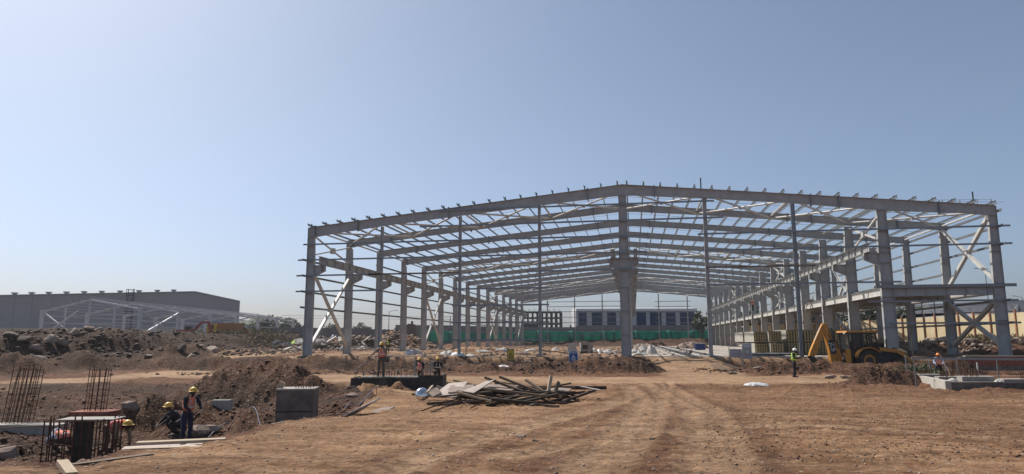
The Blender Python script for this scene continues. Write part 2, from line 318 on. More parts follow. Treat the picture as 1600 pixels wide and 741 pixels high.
# ------------------------------------------------------------------ object helpers
def tag(o, label=None, cat=None, group=None, kind=None):
    if label: o['label'] = label
    if cat: o['category'] = cat
    if group: o['group'] = group
    if kind: o['kind'] = kind
    return o
def empty(name, loc=(0, 0, 0), rz=0, label=None, cat=None, group=None, kind=None):
    o = bpy.data.objects.new(name, None); col.objects.link(o); o.location = loc; o.rotation_euler = (0, 0, rz); o.empty_display_size = .3
    return tag(o, label, cat, group, kind)
def link(name, me, parent=None, loc=(0, 0, 0), rz=0, rot=None):
    o = bpy.data.objects.new(name, me); col.objects.link(o); o.location = loc
    o.rotation_euler = rot if rot else (0, 0, rz)
    if parent: o.parent = parent
    return o
class MB:
    def __init__(s): s.v = []; s.f = []; s.mi = []; s.ms = []
    def add(s, vs, fs, m=0):
        k = len(s.v); s.v += [tuple(a) for a in vs]; s.f += [tuple(k+i for i in f) for f in fs]; s.mi += [m]*len(fs); return s
    def box(s, x0, y0, z0, x1, y1, z1, m=0):
        v = [(x, y, z) for z in (z0, z1) for y in (y0, y1) for x in (x0, x1)]
        return s.add(v, [(0, 2, 3, 1), (4, 5, 7, 6), (0, 1, 5, 4), (2, 6, 7, 3), (0, 4, 6, 2), (1, 3, 7, 5)], m)
    def bar(s, a, b, w, h, up=(0, 0, 1), m=0, w2=None, h2=None):
        a = Vector(a); b = Vector(b); d = (b-a).normalized(); u = Vector(up); sd_ = d.cross(u)
        if sd_.length < 1e-4: sd_ = d.cross(Vector((1, 0, 0)))
        sd_.normalize(); u = sd_.cross(d).normalized(); w2 = w if w2 is None else w2; h2 = h if h2 is None else h2
        v = []
        for p, ww, hh in ((a, w, h), (b, w2, h2)):
            v += [p-sd_*ww/2-u*hh/2, p+sd_*ww/2-u*hh/2, p+sd_*ww/2+u*hh/2, p-sd_*ww/2+u*hh/2]
        return s.add(v, [(0, 1, 2, 3), (7, 6, 5, 4), (0, 4, 5, 1), (1, 5, 6, 2), (2, 6, 7, 3), (3, 7, 4, 0)], m)
    def tube(s, pts, r, n=8, m=0, cap=True):
        pts = [Vector(p) for p in pts]; rs = r if isinstance(r, (list, tuple)) else [r]*len(pts); k = len(s.v)
        for i, p in enumerate(pts):
            d = (pts[min(i+1, len(pts)-1)]-pts[max(i-1, 0)]).normalized()
            a = d.cross(Vector((0, 0, 1)) if abs(d.z) < .95 else Vector((1, 0, 0))).normalized(); b = d.cross(a)
            for j in range(n):
                t = 2*math.pi*j/n; s.v.append(tuple(p+a*math.cos(t)*rs[i]+b*math.sin(t)*rs[i]))
        for i in range(len(pts)-1):
            for j in range(n):
                s.f.append((k+i*n+j, k+i*n+(j+1) % n, k+(i+1)*n+(j+1) % n, k+(i+1)*n+j)); s.mi.append(m)
        if cap:
            s.f.append(tuple(k+j for j in range(n))[::-1]); s.mi.append(m); e = k+(len(pts)-1)*n; s.f.append(tuple(e+j for j in range(n))); s.mi.append(m)
        return s
    def prism(s, poly, ax, t0, t1, m=0):
        # poly in 2 coords; ax 'y' -> (x,z) extruded along y; 'x' -> (y,z); 'z' -> (x,y)
        n = len(poly); mk = {'y': lambda p, t: (p[0], t, p[1]), 'x': lambda p, t: (t, p[0], p[1]), 'z': lambda p, t: (p[0], p[1], t)}[ax]
        v = [mk(p, t0) for p in poly]+[mk(p, t1) for p in poly]
        return s.add(v, [tuple(range(n))[::-1], tuple(range(n, 2*n))]+[(i, (i+1) % n, n+(i+1) % n, n+i) for i in range(n)], m)
    def girder(s, A, B, wdir, bf, tf, tw, m=0):
        """plate girder: A,B lists of points of the two flanges' outer faces, web between, flanges bf wide along wdir"""
        wd = Vector(wdir).normalized(); A = [Vector(p) for p in A]; B = [Vector(p) for p in B]
        for i in range(len(A)-1):
            a0, a1, b0, b1 = A[i], A[i+1], B[i], B[i+1]
            n0 = (b0-a0).normalized(); n1 = (b1-a1).normalized()
            for p0, p1, q0, q1 in ((a0, a1, n0, n1), (b0, b1, -n0, -n1)):
                v = [p0-wd*bf/2, p0+wd*bf/2, p0+wd*bf/2+q0*tf, p0-wd*bf/2+q0*tf, p1-wd*bf/2, p1+wd*bf/2, p1+wd*bf/2+q1*tf, p1-wd*bf/2+q1*tf]
                s.add(v, [(0, 1, 2, 3), (7, 6, 5, 4), (0, 4, 5, 1), (1, 5, 6, 2), (2, 6, 7, 3), (3, 7, 4, 0)], m)
            p = [a0+n0*tf, a1+n1*tf, b1-n1*tf, b0-n0*tf]
            v = [q-wd*tw/2 for q in p]+[q+wd*tw/2 for q in p]
            s.add(v, [(0, 1, 2, 3), (7, 6, 5, 4), (0, 4, 5, 1), (1, 5, 6, 2), (2, 6, 7, 3), (3, 7, 4, 0)], m)
        return s
    def mesh(s, name, mats, smooth=False):
        me = bpy.data.meshes.new(name); me.from_pydata(s.v, [], s.f)
        for m in (mats if isinstance(mats, (list, tuple)) else [mats]): me.materials.append(m)
        if any(s.mi): me.polygons.foreach_set('material_index', s.mi)
        if smooth: me.polygons.foreach_set('use_smooth', [True]*len(s.f))
        me.validate(); me.update(); return me
    def obj(s, name, mats, parent=None, smooth=False, loc=(0, 0, 0), rz=0): return link(name, s.mesh(name, mats, smooth), parent, loc, rz)
def npmesh(name, v, f, m, smooth=False):
    me = bpy.data.meshes.new(name); me.vertices.add(len(v)); me.vertices.foreach_set('co', np.asarray(v, np.float32).ravel())
    f = np.asarray(f, np.int32); k = f.shape[1]; me.loops.add(f.size); me.loops.foreach_set('vertex_index', f.ravel())
    me.polygons.add(len(f)); me.polygons.foreach_set('loop_start', np.arange(0, f.size, k, dtype=np.int32))
    me.polygons.foreach_set('loop_total', np.full(len(f), k, np.int32))
    if smooth: me.polygons.foreach_set('use_smooth', np.ones(len(f), bool))
    me.materials.append(m); me.update(calc_edges=True); return me
# ------------------------------------------------------------------ ground sheet
def build_ground():
    a0 = np.arange(-10-44, -10+44.01, .105); a1 = np.arange(-10+46, -10+44+272-2, 3.0)
    ang = np.radians(np.concatenate([a0, a1])); na = len(ang)
    r = [.04, .3, .6, .9, 1.2, 1.5]
    while r[-1] < 130: r.append(r[-1]*1.0085)
    while r[-1] < 320: r.append(r[-1]*1.016)
    while r[-1] < 2200: r.append(r[-1]*1.09)
    r = np.array(r); nr = len(r)
    RR, AA = np.meshgrid(r, ang, indexing='ij')
    x = CAM.x+RR*np.sin(AA); y = CAM.y+RR*np.cos(AA); z = H(x, y)
    v = np.stack([x, y, z], -1).reshape(-1, 3)
    i = np.arange(nr-1)[:, None]*na; j = np.arange(na)[None, :]; j2 = (j+1) % na
    f = np.stack([i+j, i+j2, i+na+j2, i+na+j], -1).reshape(-1, 4)[:, ::-1]
    me = npmesh('ground', v, f, gm, True)
    # soil kinds: R compacted tan track, G yard dust, B dark excavated soil, deepened to paint in bank shade
    xs, ys = v[:, 0], v[:, 1]; d = np.hypot(xs-CAM.x, ys-CAM.y)
    nse = fbm(xs*.4, ys*.4, 4, 111)
    rd = np.minimum(dpoly(xs, ys, ROADA), dpoly(xs, ys, ROADB)-1.2)
    tan = sstep(3.3, 1.6, rd+.9*nse)
    ramp = np.exp(-((xs-5.2)/3.0)**2)*(ys < 1)*(ys > -22); tan = np.maximum(tan, sstep(.3, .6, ramp)*.85)
    inside = (ys > -1)*(np.abs(xs) < 34)*(ys < 100); tan = np.maximum(tan, inside*sstep(-.35, .25, nse+.25)*.9)
    tan = np.maximum(tan, (xs < -34)*(xs > -60)*(ys > 6)*(ys < 60)*sstep(-.2, .3, nse)*.8)
    ins = inpoly(xs, ys, PIT); dn = dpoly(xs, ys, NEAR)
    yard = sstep(41, 30, d)*(~ins)*sstep(.1, .4, dn+.3*nse); yard[d < 9] = yard[d < 9]
    right = sstep(0, 14, (xs-CAM.x)*RH.x+(ys-CAM.y)*RH.y-2)*sstep(-.5, .3, fbm(xs*.25, ys*.25, 3, 121)+.3)
    yard = yard*(1-.55*right)
    for t in TR:
        dt = dpoly(xs, ys, t); k = np.exp(-(dt/.36)**4); tan = np.maximum(tan, k*.62*sstep(-.9, .0, nse+.4)*(d < 40)*(~ins)); kk = np.exp(-((dt-.62)/.22)**2); yard = yard*(1-.6*kk)
    pl = inpoly(xs, ys, PLAT)
    dark = pl*sstep(60, 20, dpoly(xs, ys, PLAT_E))*sstep(-.8, .0, nse+.35)
    emb = np.exp(-((ys+8)/5.)**2)*(1-np.clip(ramp*1.6, 0, 1))*(np.abs(xs) < 48)
    dark = np.maximum(dark, emb*.95*sstep(-.5, .3, nse+.2)*(1-tan))
    cc_ = np.maximum(cones(xs, ys), np.where((ys < -8) & (ys > -22), windrow(xs, ys), -9.)); on = sstep(-.05, .03, cc_-(v[:, 2]-.12)); tan = tan*(1-on); yard = yard*(1-on); dark = np.maximum(dark*(1-.0*on), on*(.55+.45*sstep(-.2, .3, nse)))
    dark = np.maximum(dark, ins*sstep(.2, 1.2, dn)*(.62+.3*sstep(-.3, .3, nse)))
    dark = np.maximum(dark, .75*(xs < -38)*(ys < 10)*(d > 40)*(1-tan))
    tr_ = (ys < -.6)*(ys > -14)*(np.abs(xs) < 36)*(1-np.clip(ramp*1.8, 0, 1)); tan = tan*(1-tr_*.9); dark = np.maximum(dark, tr_*.75)
    dark = np.maximum(dark, (ys > 115)*(xs > -60)*(ys < 400)*.85)
    dark = np.maximum(dark, (xs > 34)*(ys > 0)*(ys < 60)*.55*sstep(-.5, .3, nse+.2))
    mm = np.hypot(xs-gx(395, 31)[0], ys-gx(395, 31)[1]); dark = np.maximum(dark, .5*sstep(4.8, 3.2, mm)*(1-tan))
    c = np.stack([tan, yard, np.clip(dark, 0, 1), np.ones_like(tan)], -1).astype(np.float32)
    at = me.color_attributes.new('soil', 'FLOAT_COLOR', 'POINT'); at.data.foreach_set('color', c.ravel())
    o = link('ground', me); tag(o, kind='structure')
build_ground()
# ------------------------------------------------------------------ rocks
def rock_mesh(seed, m, flat=.7, sub=2, jag=.28):
    import bmesh
    bm = bmesh.new(); bmesh.ops.create_icosphere(bm, subdivisions=sub, radius=1); rs = np.random.RandomState(seed)
    pl = [(Vector(rs.normal(size=3)).normalized(), .42+.32*rs.rand()) for _ in range(11)]
    ph = rs.rand(6)*6
    for v in bm.verts:
        c = v.co.copy()
        for n_, d_ in pl:
            k = c.dot(n_)
            if k > d_: c -= n_*(k-d_)*.93
        q = 1+.05*math.sin(c.x*7+ph[0])*math.sin(c.y*6+ph[1])+.04*math.sin(c.z*11+ph[2]+c.x*5)+.03*rs.normal()*.5
        c *= q*1.25; c.z *= flat; v.co = c
    me = bpy.data.meshes.new('rock'); bm.to_mesh(me); bm.free(); me.materials.append(m); return me
RK = {k: [rock_mesh(i*7+j, M[k], .55+.07*i) for i in range(4)] for j, k in enumerate(('rock', 'rock_dk', 'rock_lt'))}
def pebble_field(name, n, region, smin, smax, m, seed, flat=.6):
    rs = np.random.RandomState(seed)
    base = np.array([(1, 0, 0), (-1, 0, 0), (0, 1, 0), (0, -1, 0), (0, 0, 1), (0, 0, -1)], float)
    fc = np.array([(0, 2, 4), (2, 1, 4), (1, 3, 4), (3, 0, 4), (2, 0, 5), (1, 2, 5), (3, 1, 5), (0, 3, 5)])
    x, y = region(rs, n); n = len(x); z = H(x, y)
    sz = smin*(smax/smin)**(rs.rand(n)**3)
    v = base[None]*(sz[:, None, None])*(.6+.8*rs.rand(n, 6, 1))*np.array([1, 1, flat])
    a = rs.rand(n)*6.28; ca, sa = np.cos(a)[:, None], np.sin(a)[:, None]
    X = v[..., 0]*ca-v[..., 1]*sa; Y = v[..., 0]*sa+v[..., 1]*ca; Z = v[..., 2]+v[..., 0]*.25
    P = np.stack([X+x[:, None], Y+y[:, None], Z+z[:, None]+sz[:, None]*.15], -1).reshape(-1, 3)
    f = (fc[None]+6*np.arange(n)[:, None, None]).reshape(-1, 3)
    return link(name, npmesh(name, P, f, m))
def sector(px0, px1, d0, d1):
    def f(rs, n):
        px = px0+(px1-px0)*rs.rand(n); d = d0*(d1/d0)**rs.rand(n)
        k = (px-800)/FPX
        x = CAM.x+d*(FH.x+RH.x*k); y = CAM.y+d*(FH.y+RH.y*k); return x, y
    return f
def band(pts, wdt):
    def f(rs, n):
        i = rs.randint(0, len(pts)-1, n); t = rs.rand(n); P = np.array(pts); p = P[i]*(1-t[:, None])+P[i+1]*t[:, None]
        return p[:, 0]+rs.normal(size=n)*wdt, p[:, 1]+rs.normal(size=n)*wdt
    return f
def avoid_pit(fn):
    return fn
st = lambda o, l: tag(o, l, 'stones', kind='stuff')
st(pebble_field('pebbles', 9000, sector(-40, 1640, 8, 36), .006, .032, M['rock'], 1), 'small brown stones strewn over the foreground yard')
st(pebble_field('pale_pebbles', 1300, sector(-40, 1640, 8, 36), .006, .035, M['rock_lt'], 2), 'scattered pale stone chips lying on the foreground yard')
soilclod = mat('soil clods', (.085, .042, .025), .95, 0, (.16, .085, .05), 3)
darkclod = mat('dark soil clods', (.05, .032, .024), .95, 0, (.11, .07, .05), 3)
st(pebble_field('soil_clods', 1800, band([gx(300, 47), gx(480, 48), gx(700, 48.5), gx(850, 49), gx(990, 49)], 1.2), .02, .2, darkclod, 3), 'dark clods of dug soil along the bank before the steel frame')
st(pebble_field('soil_clods', 1000, band([gx(1110, 49), gx(1200, 48), gx(1280, 47)], 1.2), .025, .2, soilclod, 4), 'red clods of soil on the bank behind the surveyor in lime vest')
st(pebble_field('soil_clods', 6000, band([gx(0, 56), gx(100, 62), gx(250, 72), gx(345, 86), gx(450, 110)], 5.0), .03, .38, darkclod, 5), 'dark rubble and clods on the long bank at left')
st(pebble_field('soil_clods', 9000, sector(-30, 560, 17, 36), .015, .11, soilclod, 6), 'reddish clods lying over the excavated pit and its mounds')
st(pebble_field('soil_clods', 1500, band([gx(1340, 35.5), gx(1368, 36), gx(1410, 37)], .7), .01, .09, soilclod, 7), 'loose clods on the two small heaps in front of the digger')
st(pebble_field('soil_clods', 7000, band([gx(1250, 104), gx(1330, 94), gx(1445, 84), gx(1600, 76), gx(1700, 68)], 4.0), .05, .55, M['rock'], 8), 'broken rock and soil on the bank below the cream wall')
st(pebble_field('soil_clods', 5000, band([gx(470, 104), gx(560, 110), gx(640, 116)], 3.5), .06, .6, M['rock'], 9), 'heap of broken rubble beyond the left wall of the steel frame')
st(pebble_field('soil_clods', 7000, sector(1090, 1640, 10, 38), .006, .034, soilclod, 10), 'small red clods turned up over the right side of the yard')
st(pebble_field('soil_clods', 2500, sector(640, 1100, 62, 170), .05, .35, M['rock'], 12), 'builders rubble scattered over the floor inside the steel frame')
def rock(px, d, s, kind='rock', label=None, var=0, sink=.25, sc_=(1, 1, 1), rz=None, py=560):
    p = gp(px, d, py); o = link('boulder', RK[kind][var % 4], None, (p.x, p.y, p.z+s*.8*(.45-sink)), rz if rz is not None else random.random()*6)
    o.scale = (s*.8*sc_[0], s*.8*sc_[1], s*.8*sc_[2]); return tag(o, label, 'boulder', None)
# ------------------------------------------------------------------ MAIN STEEL FRAME
B = 9.663; NF = 15; XL, XR, XI = -32.0, 32.0, 22.75; HE, HR = 13.04, 16.24
def ztop(x): return HR-(HR-HE)*abs(x)/32.0
frame = empty('steel_building_frame', (0, 0, 0), 0, 'large open grey steel frame of a gabled warehouse under construction, mezzanine at right', 'steel frame')
def add(mb_or_me, name, m, y=0, x=0, z=0, parent=frame):
    me = mb_or_me if isinstance(mb_or_me, bpy.types.Mesh) else mb_or_me.mesh(name, m)
    return link(name, me, parent, (x, y, z))
cm = {}
def col_mesh(k):
    mb = MB()
    if k == 'L':   # outer flange at x=0
        mb.girder([(-.0, 0, 0), (-.0, 0, 9), (-.0, 0, HE-.05)], [(.88, 0, 0), (.85, 0, 9), (.72, 0, HE-1.0)], (0, 1, 0), .34, .03, .025)
        for z in (3, 6.2): mb.box(.03, -.16, z, .84, .16, z+.02)
    if k == 'R':
        mb.girder([(0, 0, 0), (0, 0, 6), (0, 0, HE-.05)], [(-.92, 0, 0), (-.85, 0, 6), (-.68, 0, HE-.95)], (0, 1, 0), .36, .03, .025)
        for z in (3.1, 6.25, 9): mb.box(-.84, -.17, z, -.03, .17, z+.02)
    if k == 'C':
        mb.girder([(-.46, 0, 0), (-.46, 0, 9.3), (-.36, 0, ztop(0)-1.02)], [(.46, 0, 0), (.46, 0, 9.3), (.36, 0, ztop(0)-1.02)], (0, 1, 0), .40, .03, .025)
        for z in (2, 4.2, 6.4, 8.2, 9.1, 11, 12.8): mb.box(-.43, -.19, z, .43, .19, z+.02)
    if k == 'I':
        mb.girder([(-.55, 0, 0), (-.52, 0, 9.3), (-.36, 0, ztop(XI)-.93)], [(.5, 0, 0), (.48, 0, 9.3), (.36, 0, ztop(XI)-.93)], (0, 1, 0), .40, .03, .025)
        for z in (2.6, 5.2, 6.1, 8.2, 9.1, 11): mb.box(-.5, -.19, z, .46, .19, z+.02)
    return mb.mesh('column', M['steel'])
CM = {k: col_mesh(k) for k in 'LRCI'}
def bracket_mesh(x0, x1):
    mb = MB(); mb.girder([(x0, 0, 9.1), (x1, 0, 9.1)], [(x0, 0, 7.95), (x1, 0, 8.5)], (0, 1, 0), .36, .03, .025)
    s_ = 1 if x1 > x0 else -1
    mb.box(min(x1-.02*s_, x1), -.18, 8.5, max(x1-.02*s_, x1), .18, 9.1); xm = x1-.35*s_; mb.box(xm, -.17, 8.4, xm+.02, .17, 9.07); return mb.mesh('bracket', M['steel'])
BR = {'L': bracket_mesh(.85, 2.0), 'C1': bracket_mesh(.46, 1.35), 'C2': bracket_mesh(-.46, -1.35), 'I': bracket_mesh(-.52, -1.75)}
ped = MB().box(-.75, -.6, -1.0, .75, .6, -.02).box(-.55, -.32, -.02, .55, .32, .03).mesh('pedestal', M['conc_dk'])
for i in range(NF):
    y = i*B
    for k, x in (('L', XL), ('C', 0), ('I', XI), ('R', XR)):
        c = add(CM[k], 'column', None, y, x)
        if k == 'L': link('bracket', BR['L'], c)
        if k == 'C': link('bracket', BR['C1'], c); link('bracket', BR['C2'], c)
        if k == 'I': link('bracket', BR['I'], c)
        cx = x+{'L': .44, 'C': 0, 'I': 0, 'R': -.45}[k]
        add(ped, 'pedestal', None, y, cx, .0)
# rafters
def rafter_mesh(q=1.0):
    mb = MB(); xs = [XL+.05, XL+2.5, -24, -16, -8, -1.2, 0]
    dep = {0: 1.12, 1: 1.0, 2: .88, 3: .9, 4: .95, 5: 1.02, 6: 1.08}
    A = [(x, 0, ztop(x)) for x in xs]; Bm = [(x, 0, ztop(x)-dep[i]*q) for i, x in enumerate(xs)]
    xr = [0, 1.2, 8, 16, XI, 29.5, XR-.05]; dr = [1.08, 1.0, .88, .86, 1.05, .86, .95]
    mb.girder(A, Bm, (0, 1, 0), .30, .025, .02)
    mb.girder([(x, 0, ztop(x)) for x in xr], [(x, 0, ztop(x)-dr[i]*q) for i, x in enumerate(xr)], (0, 1, 0), .30, .025, .02)
    return mb.mesh('rafter', M['steel'])
RM = rafter_mesh(); RM2 = rafter_mesh(.78)
spl = MB().box(-.05, -.22, -1.08, .05, .22, .09).mesh('splice_plate', M['galv_dark'])
stf = MB()
for q in range(-19, 20):
    x = q*1.6+.4
    if abs(x) > 31: continue
    zt = ztop(x); stf.box(x-.01, -.14, zt-.83, x+.01, .14, zt-.03)
STF = stf.mesh('stiffener', M['steel'])
for i in range(NF):
    r = add(RM if i == 0 else RM2, 'rafter', None, i*B)
    for x in (XL+.78, -26.6, -17.1, -3.3, 3.0, 16.9, 19.3, 27.5):
        q = link('splice_plate', spl, r, (x, 0, ztop(x))); q.scale.z = 1 if i == 0 else .8
# purlins: z-sections on top of the rafters
def zsec(L0, L1, h=.22):
    mb = MB(); mb.box(-.006, L0, 0, .006, L1, h); mb.box(-.07, L0, h-.012, -.006, L1, h); mb.box(.006, L0, 0, .075, L1, .012); return mb
pm = zsec(0, B).mesh('purlin', M['galv_dark']); pm0 = zsec(-.95, B).mesh('purlin', M['galv_dark'])
px_list = [s*(.45+1.56*k) for s in (-1, 1) for k in range(21)]
rest = MB()
for x in px_list:
    for i in range(NF-1):
        if i < 6: add(pm0 if i == 0 else pm, 'purlin', None, i*B, x, ztop(x)+.004)
        else:
            z = ztop(x)+.004; y0, y1 = i*B, (i+1)*B+(.4 if i == NF-2 else 0)
            rest.box(x-.006, y0, z, x+.006, y1, z+.22); rest.box(x-.07, y0, z+.208, x-.006, y1, z+.22)
tag(rest.obj('purlin', M['galv_dark'], frame), kind='stuff')
# cleats standing on the front rafter
cl = MB().box(-.05, -.01, 0, .05, .01, .34).mesh('cleat', M['galv_dark'])
for x in px_list: add(cl, 'cleat', None, -.12, x+.03, ztop(x)+.002)
sag = [MB().tube([(s*.5, 0, ztop(.5)+.12), (s*31.6, 0, ztop(31.6)+.12)], .016, 4).mesh('sag_rod', M['galv_dark']) for s in (-1, 1)]
for i in range(NF-1):
    for s in sag:
        for t in ((.36, .64) if i < 5 else (.5,)): add(s, 'sag_rod', None, (i+t)*B)
# eave struts / longitudinal pipes
nodes = [-31.6, -24, -16, -8, 0, 7.7, 15.3, XI, 31.6]
pipe = MB().tube([(0, .05, 0), (0, B-.05, 0)], .10, 8).mesh('strut', M['pipe'])
for i in range(NF-1):
    for x in (nodes if i in (0, 4, 9, 13) else (-31.6, XI, 31.6)):
        add(pipe, 'strut', None, i*B, x, ztop(x)-.30)
# roof bracing
for i in (0, 4, 9, 13):
    for x0, x1 in zip(nodes[:-1], nodes[1:]):
        z0, z1 = ztop(x0)-.55, ztop(x1)-.55
        mb = MB().tube([(x0, 0.1, z0), (x1, B-.1, z1)], .095, 8); mb.box((x0+x1)/2-.15, B/2-.12, (z0+z1)/2-.22, (x0+x1)/2+.15, B/2+.12, (z0+z1)/2+.0)
        add(mb, 'roof_brace', M['pipe'], i*B)
        add(MB().tube([(x1, 0.1, z1-.03), (x0, B-.1, z0-.03)], .095, 8), 'roof_brace', M['pipe'], i*B)
# wall bracing
def xb(x, y0, y1, z0, z1, r=.12, name='wall_brace', half=False):
    ym, zm = (y0+y1)/2, (z0+z1)/2
    add(MB().bar((x, y0, z0), (x, y1, z1), 2*r, 2*r), name, M['pipe'])
    if half:
        add(MB().bar((x, y0, z1), (x, ym-.2, zm+.15), 2*r, 2*r), name, M['pipe']); add(MB().bar((x, ym+.2, zm-.15), (x, y1, z0), 2*r, 2*r), name, M['pipe'])
    else: add(MB().bar((x+.02, y0, z1), (x+.02, y1, z0), 2*r, 2*r), name, M['pipe'])
    add(MB().box(x-.2, ym-.3, zm-.3, x+.2, ym+.3, zm+.3), 'gusset', M['pipe'])
for i in (0, 4, 9, 13):
    y0, y1 = i*B+.2, (i+1)*B-.2
    xb(XL+.5, y0, y1, .8, 8.6, .13); xb(XL+.5, y0, y1, 10.2, 12.2, .07)
    xb(XR-.45, y0, y1, 6.5, 12.3, .15); xb(XR-.45, y0, y1, .9, 5.0, .15)
    xb(XI, y0, y1, 6.4, 8.4, .10) if i else None
    xb(XI, y0, y1, 10.2, 12.8, .08)
# crane beams
def crane(mb_front=.0):
    mb = MB(); mb.girder([(0, -mb_front, 9.92), (0, B, 9.92)], [(0, -mb_front, 9.12), (0, B, 9.12)], (1, 0, 0), .34, .03, .025)
    for k in range(5): yy = B*(k+.5)/5; mb.box(-.16, yy, 9.15, .16, yy+.02, 9.89)
    return mb.mesh('crane_beam', M['steel'])
cr0, cr1 = crane(.75), crane()
for x in (XL+1.65, -1.08, 1.08, XI-1.45):
    for i in range(NF-1): add(cr0 if i == 0 else cr1, 'crane_beam', None, i*B, x)
# mezzanine
mzf = MB().girder([(XI+.5, 0, 6.08), (XR-.9, 0, 6.08)], [(XI+.5, 0, 5.22), (XR-.9, 0, 5.3)], (0, 1, 0), .3, .03, .02)
for k in range(5): x = XI+1.5+k*1.6; mzf.box(x, -.14, 5.3, x+.02, .14, 6.05)
mzf = mzf.mesh('mezzanine_beam', M['steel'])
mze = MB().girder([(0, .2, 6.0), (0, B-.2, 6.0)], [(0, .2, 5.35), (0, B-.2, 5.35)], (1, 0, 0), .24, .025, .02).mesh('mezzanine_edge_beam', M['pipe'])
mzj = MB().girder([(0, .2, 6.0), (0, B-.2, 6.0)], [(0, .2, 5.55), (0, B-.2, 5.55)], (1, 0, 0), .18, .02, .015).mesh('joist', M['steel'])
deck = MB().box(XI-.1, .0, 6.085, XR-.95, B-.01, 6.17).mesh('mezzanine_deck', M['galv_dark'])
for i in range(NF):
    add(mzf, 'mezzanine_beam', None, i*B)
    if i < NF-1:
        add(mze, 'mezzanine_edge_beam', None, i*B, XI-.2); add(mze, 'mezzanine_edge_beam', None, i*B, XR-.4)
        for x in (25, 27.2, 29.4): add(mzj, 'joist', None, i*B, x)
        add(deck, 'mezzanine_deck', None, i*B)
add(MB().box(XI-1.0, -.28, 6.14, XR+.85, -.02, 6.22).box(XI-1.0, -.3, 5.95, XR+.85, -.28, 6.22), 'girt', M['galv_dark'])
# end wall posts and front girts
def post(x, zb, zt_, y=0, w_=.28, m='steel'):
    add(MB().girder([(x-w_/2, y, zb), (x-w_/2, y, zt_)], [(x+w_/2, y, zb), (x+w_/2, y, zt_)], (0, 1, 0), .2, .02, .015), 'end_post', M[m])
    if y < 1: add(MB().box(x-.35, y-.3, -.9, x+.35, y+.3, zb), 'pedestal', M['conc_dk'])
for x in (-24, -15.9, -8): post(x, .02, ztop(x)-.95)
for x in (7.55, 15.3): post(x, .02, ztop(x)-.9, w_=.34, m='galv' if x > 10 else 'steel')
for x in (-24, -16, -8, 8, 16, 24): post(x, -.5, ztop(x)-.9, (NF-1)*B, .3)
def girt(x0, x1, z, y=-.22, m='galv', h=.15):
    h = min(h, .16)
    add(MB().box(x0, y-.035, z-h/2, x1, y-.028, z+h/2).box(x0, y-.028, z+h/2-.008, x1, y+.045, z+h/2).box(x0, y-.028, z-h/2, x1, y+.03, z-h/2+.008), 'girt', M[m])
for x0, x1, z, m in [(-32.4, 2.2, 11.25, 'galv'), (-32.9, -15, 9.65, 'galv'), (-15, 2.2, 9.66, 'galv'), (-33, -24, 8.05, 'galv'), (-25.3, -15.9, 8.06, 'steel_rust'), (-9.3, 1.4, 8.05, 'galv'),
                     (-33, -23.8, 6.45, 'galv'), (-16.6, -7.1, 6.45, 'galv'), (-16.6, -7.1, 4.85, 'galv'), (-16.6, -7.1, 3.2, 'galv'), (-16.6, -7.1, 1.55, 'galv'),
                     (-18, 8.4, 14.3, 'galv'), (-20, 9.2, 12.72, 'galv'), (6.8, XR+.9, 11.2, 'galv'), (7.4, XR+.9, 9.66, 'galv'), (7.5, 16.9, 8.08, 'steel_rust'), (7.4, 23.9, 6.5, 'galv'),
                     (21, XR+.9, 4.8, 'galv_dark'), (22.7, XR+.9, 2.9, 'galv_dark')]:
    girt(x0, x1, z, m=m, h=.2)
# side wall girts
sg = MB().box(-.1, 0, -.1, -.09, B, .1).box(-.1, 0, .09, 0, B, .1).box(-.1, 0, -.1, 0, B, -.09).mesh('girt', M['galv_dark'])
sg0 = MB().box(-.1, -.85, -.1, -.09, B, .1).box(-.1, -.85, .09, 0, B, .1).box(-.1, -.85, -.1, 0, B, -.09).mesh('girt', M['galv_dark'])
random.seed(5)
for i in range(NF-1):
    for z in (11.2, 9.62, 8.02, 6.42, 4.82):
        if i > 1 or z in (9.62, 8.02, 6.42, 4.82): add(sg, 'girt', None, i*B, XL-.02, z)
    if i > 6:
        add(sg, 'girt', None, i*B, XL-.02, 3.2)
    for z in (12.5, 11.17, 9.6, 8.0, 4.8, 2.9):
        if z == 8.0 and i == 0: continue
        add(sg0 if i == 0 else sg, 'girt', None, i*B, XR+.12, z)
for z in (9.62, 8.02, 6.42, 4.82): add(MB().box(-.1, -.9, -.1, 0, -.2, .1), 'girt', M['galv_dark'], 0, XL-.02, z)
# rear girts
for z in (12.6, 11.2, 9.7, 8.1, 6.5):
    for x0 in (-24.4, -16.4, -8.4): girt(x0, x0+8.3, z, (NF-1)*B+.3, 'galv', .22)
for z in (12.4, 10.9, 9.3, 7.8, 6.3): girt(7, 17, z, (NF-1)*B+.3, 'galv', .22)
for z in (4.8, 3.0): girt(-32, -8, z, (NF-1)*B+.3, 'galv', .22)
# standing pipes on the roof line, corner flashing
add(MB().tube([(0, 0, 0), (0, 0, 1.05)], .06, 8), 'safety_post', M['black'], -.05, 7.3, ztop(7.3))
add(MB().tube([(0, 0, 0), (0, 0, 1.1)], .06, 8), 'safety_post', M['black'], -.05, 30.3, ztop(30.3))
add(MB().bar((0, 0, 0), (.8, 0, .28), .5, .02), 'flashing', M['roofwhite'], 0, XR-.2, HE+.03)
tray = MB()
for x in (26.5, 27.9, 29.3, 30.7, 31.8): tray.box(x, -.1, 0, x+.03, .1, .45-.02*x+.5)
for zz in (.1, .3): tray.bar((26.5, 0, zz+.12), (31.8, 0, zz), .02, .02)
add(tray, 'roof_rail', M['galv_dark'], .2, 0, ztop(31)+.18)
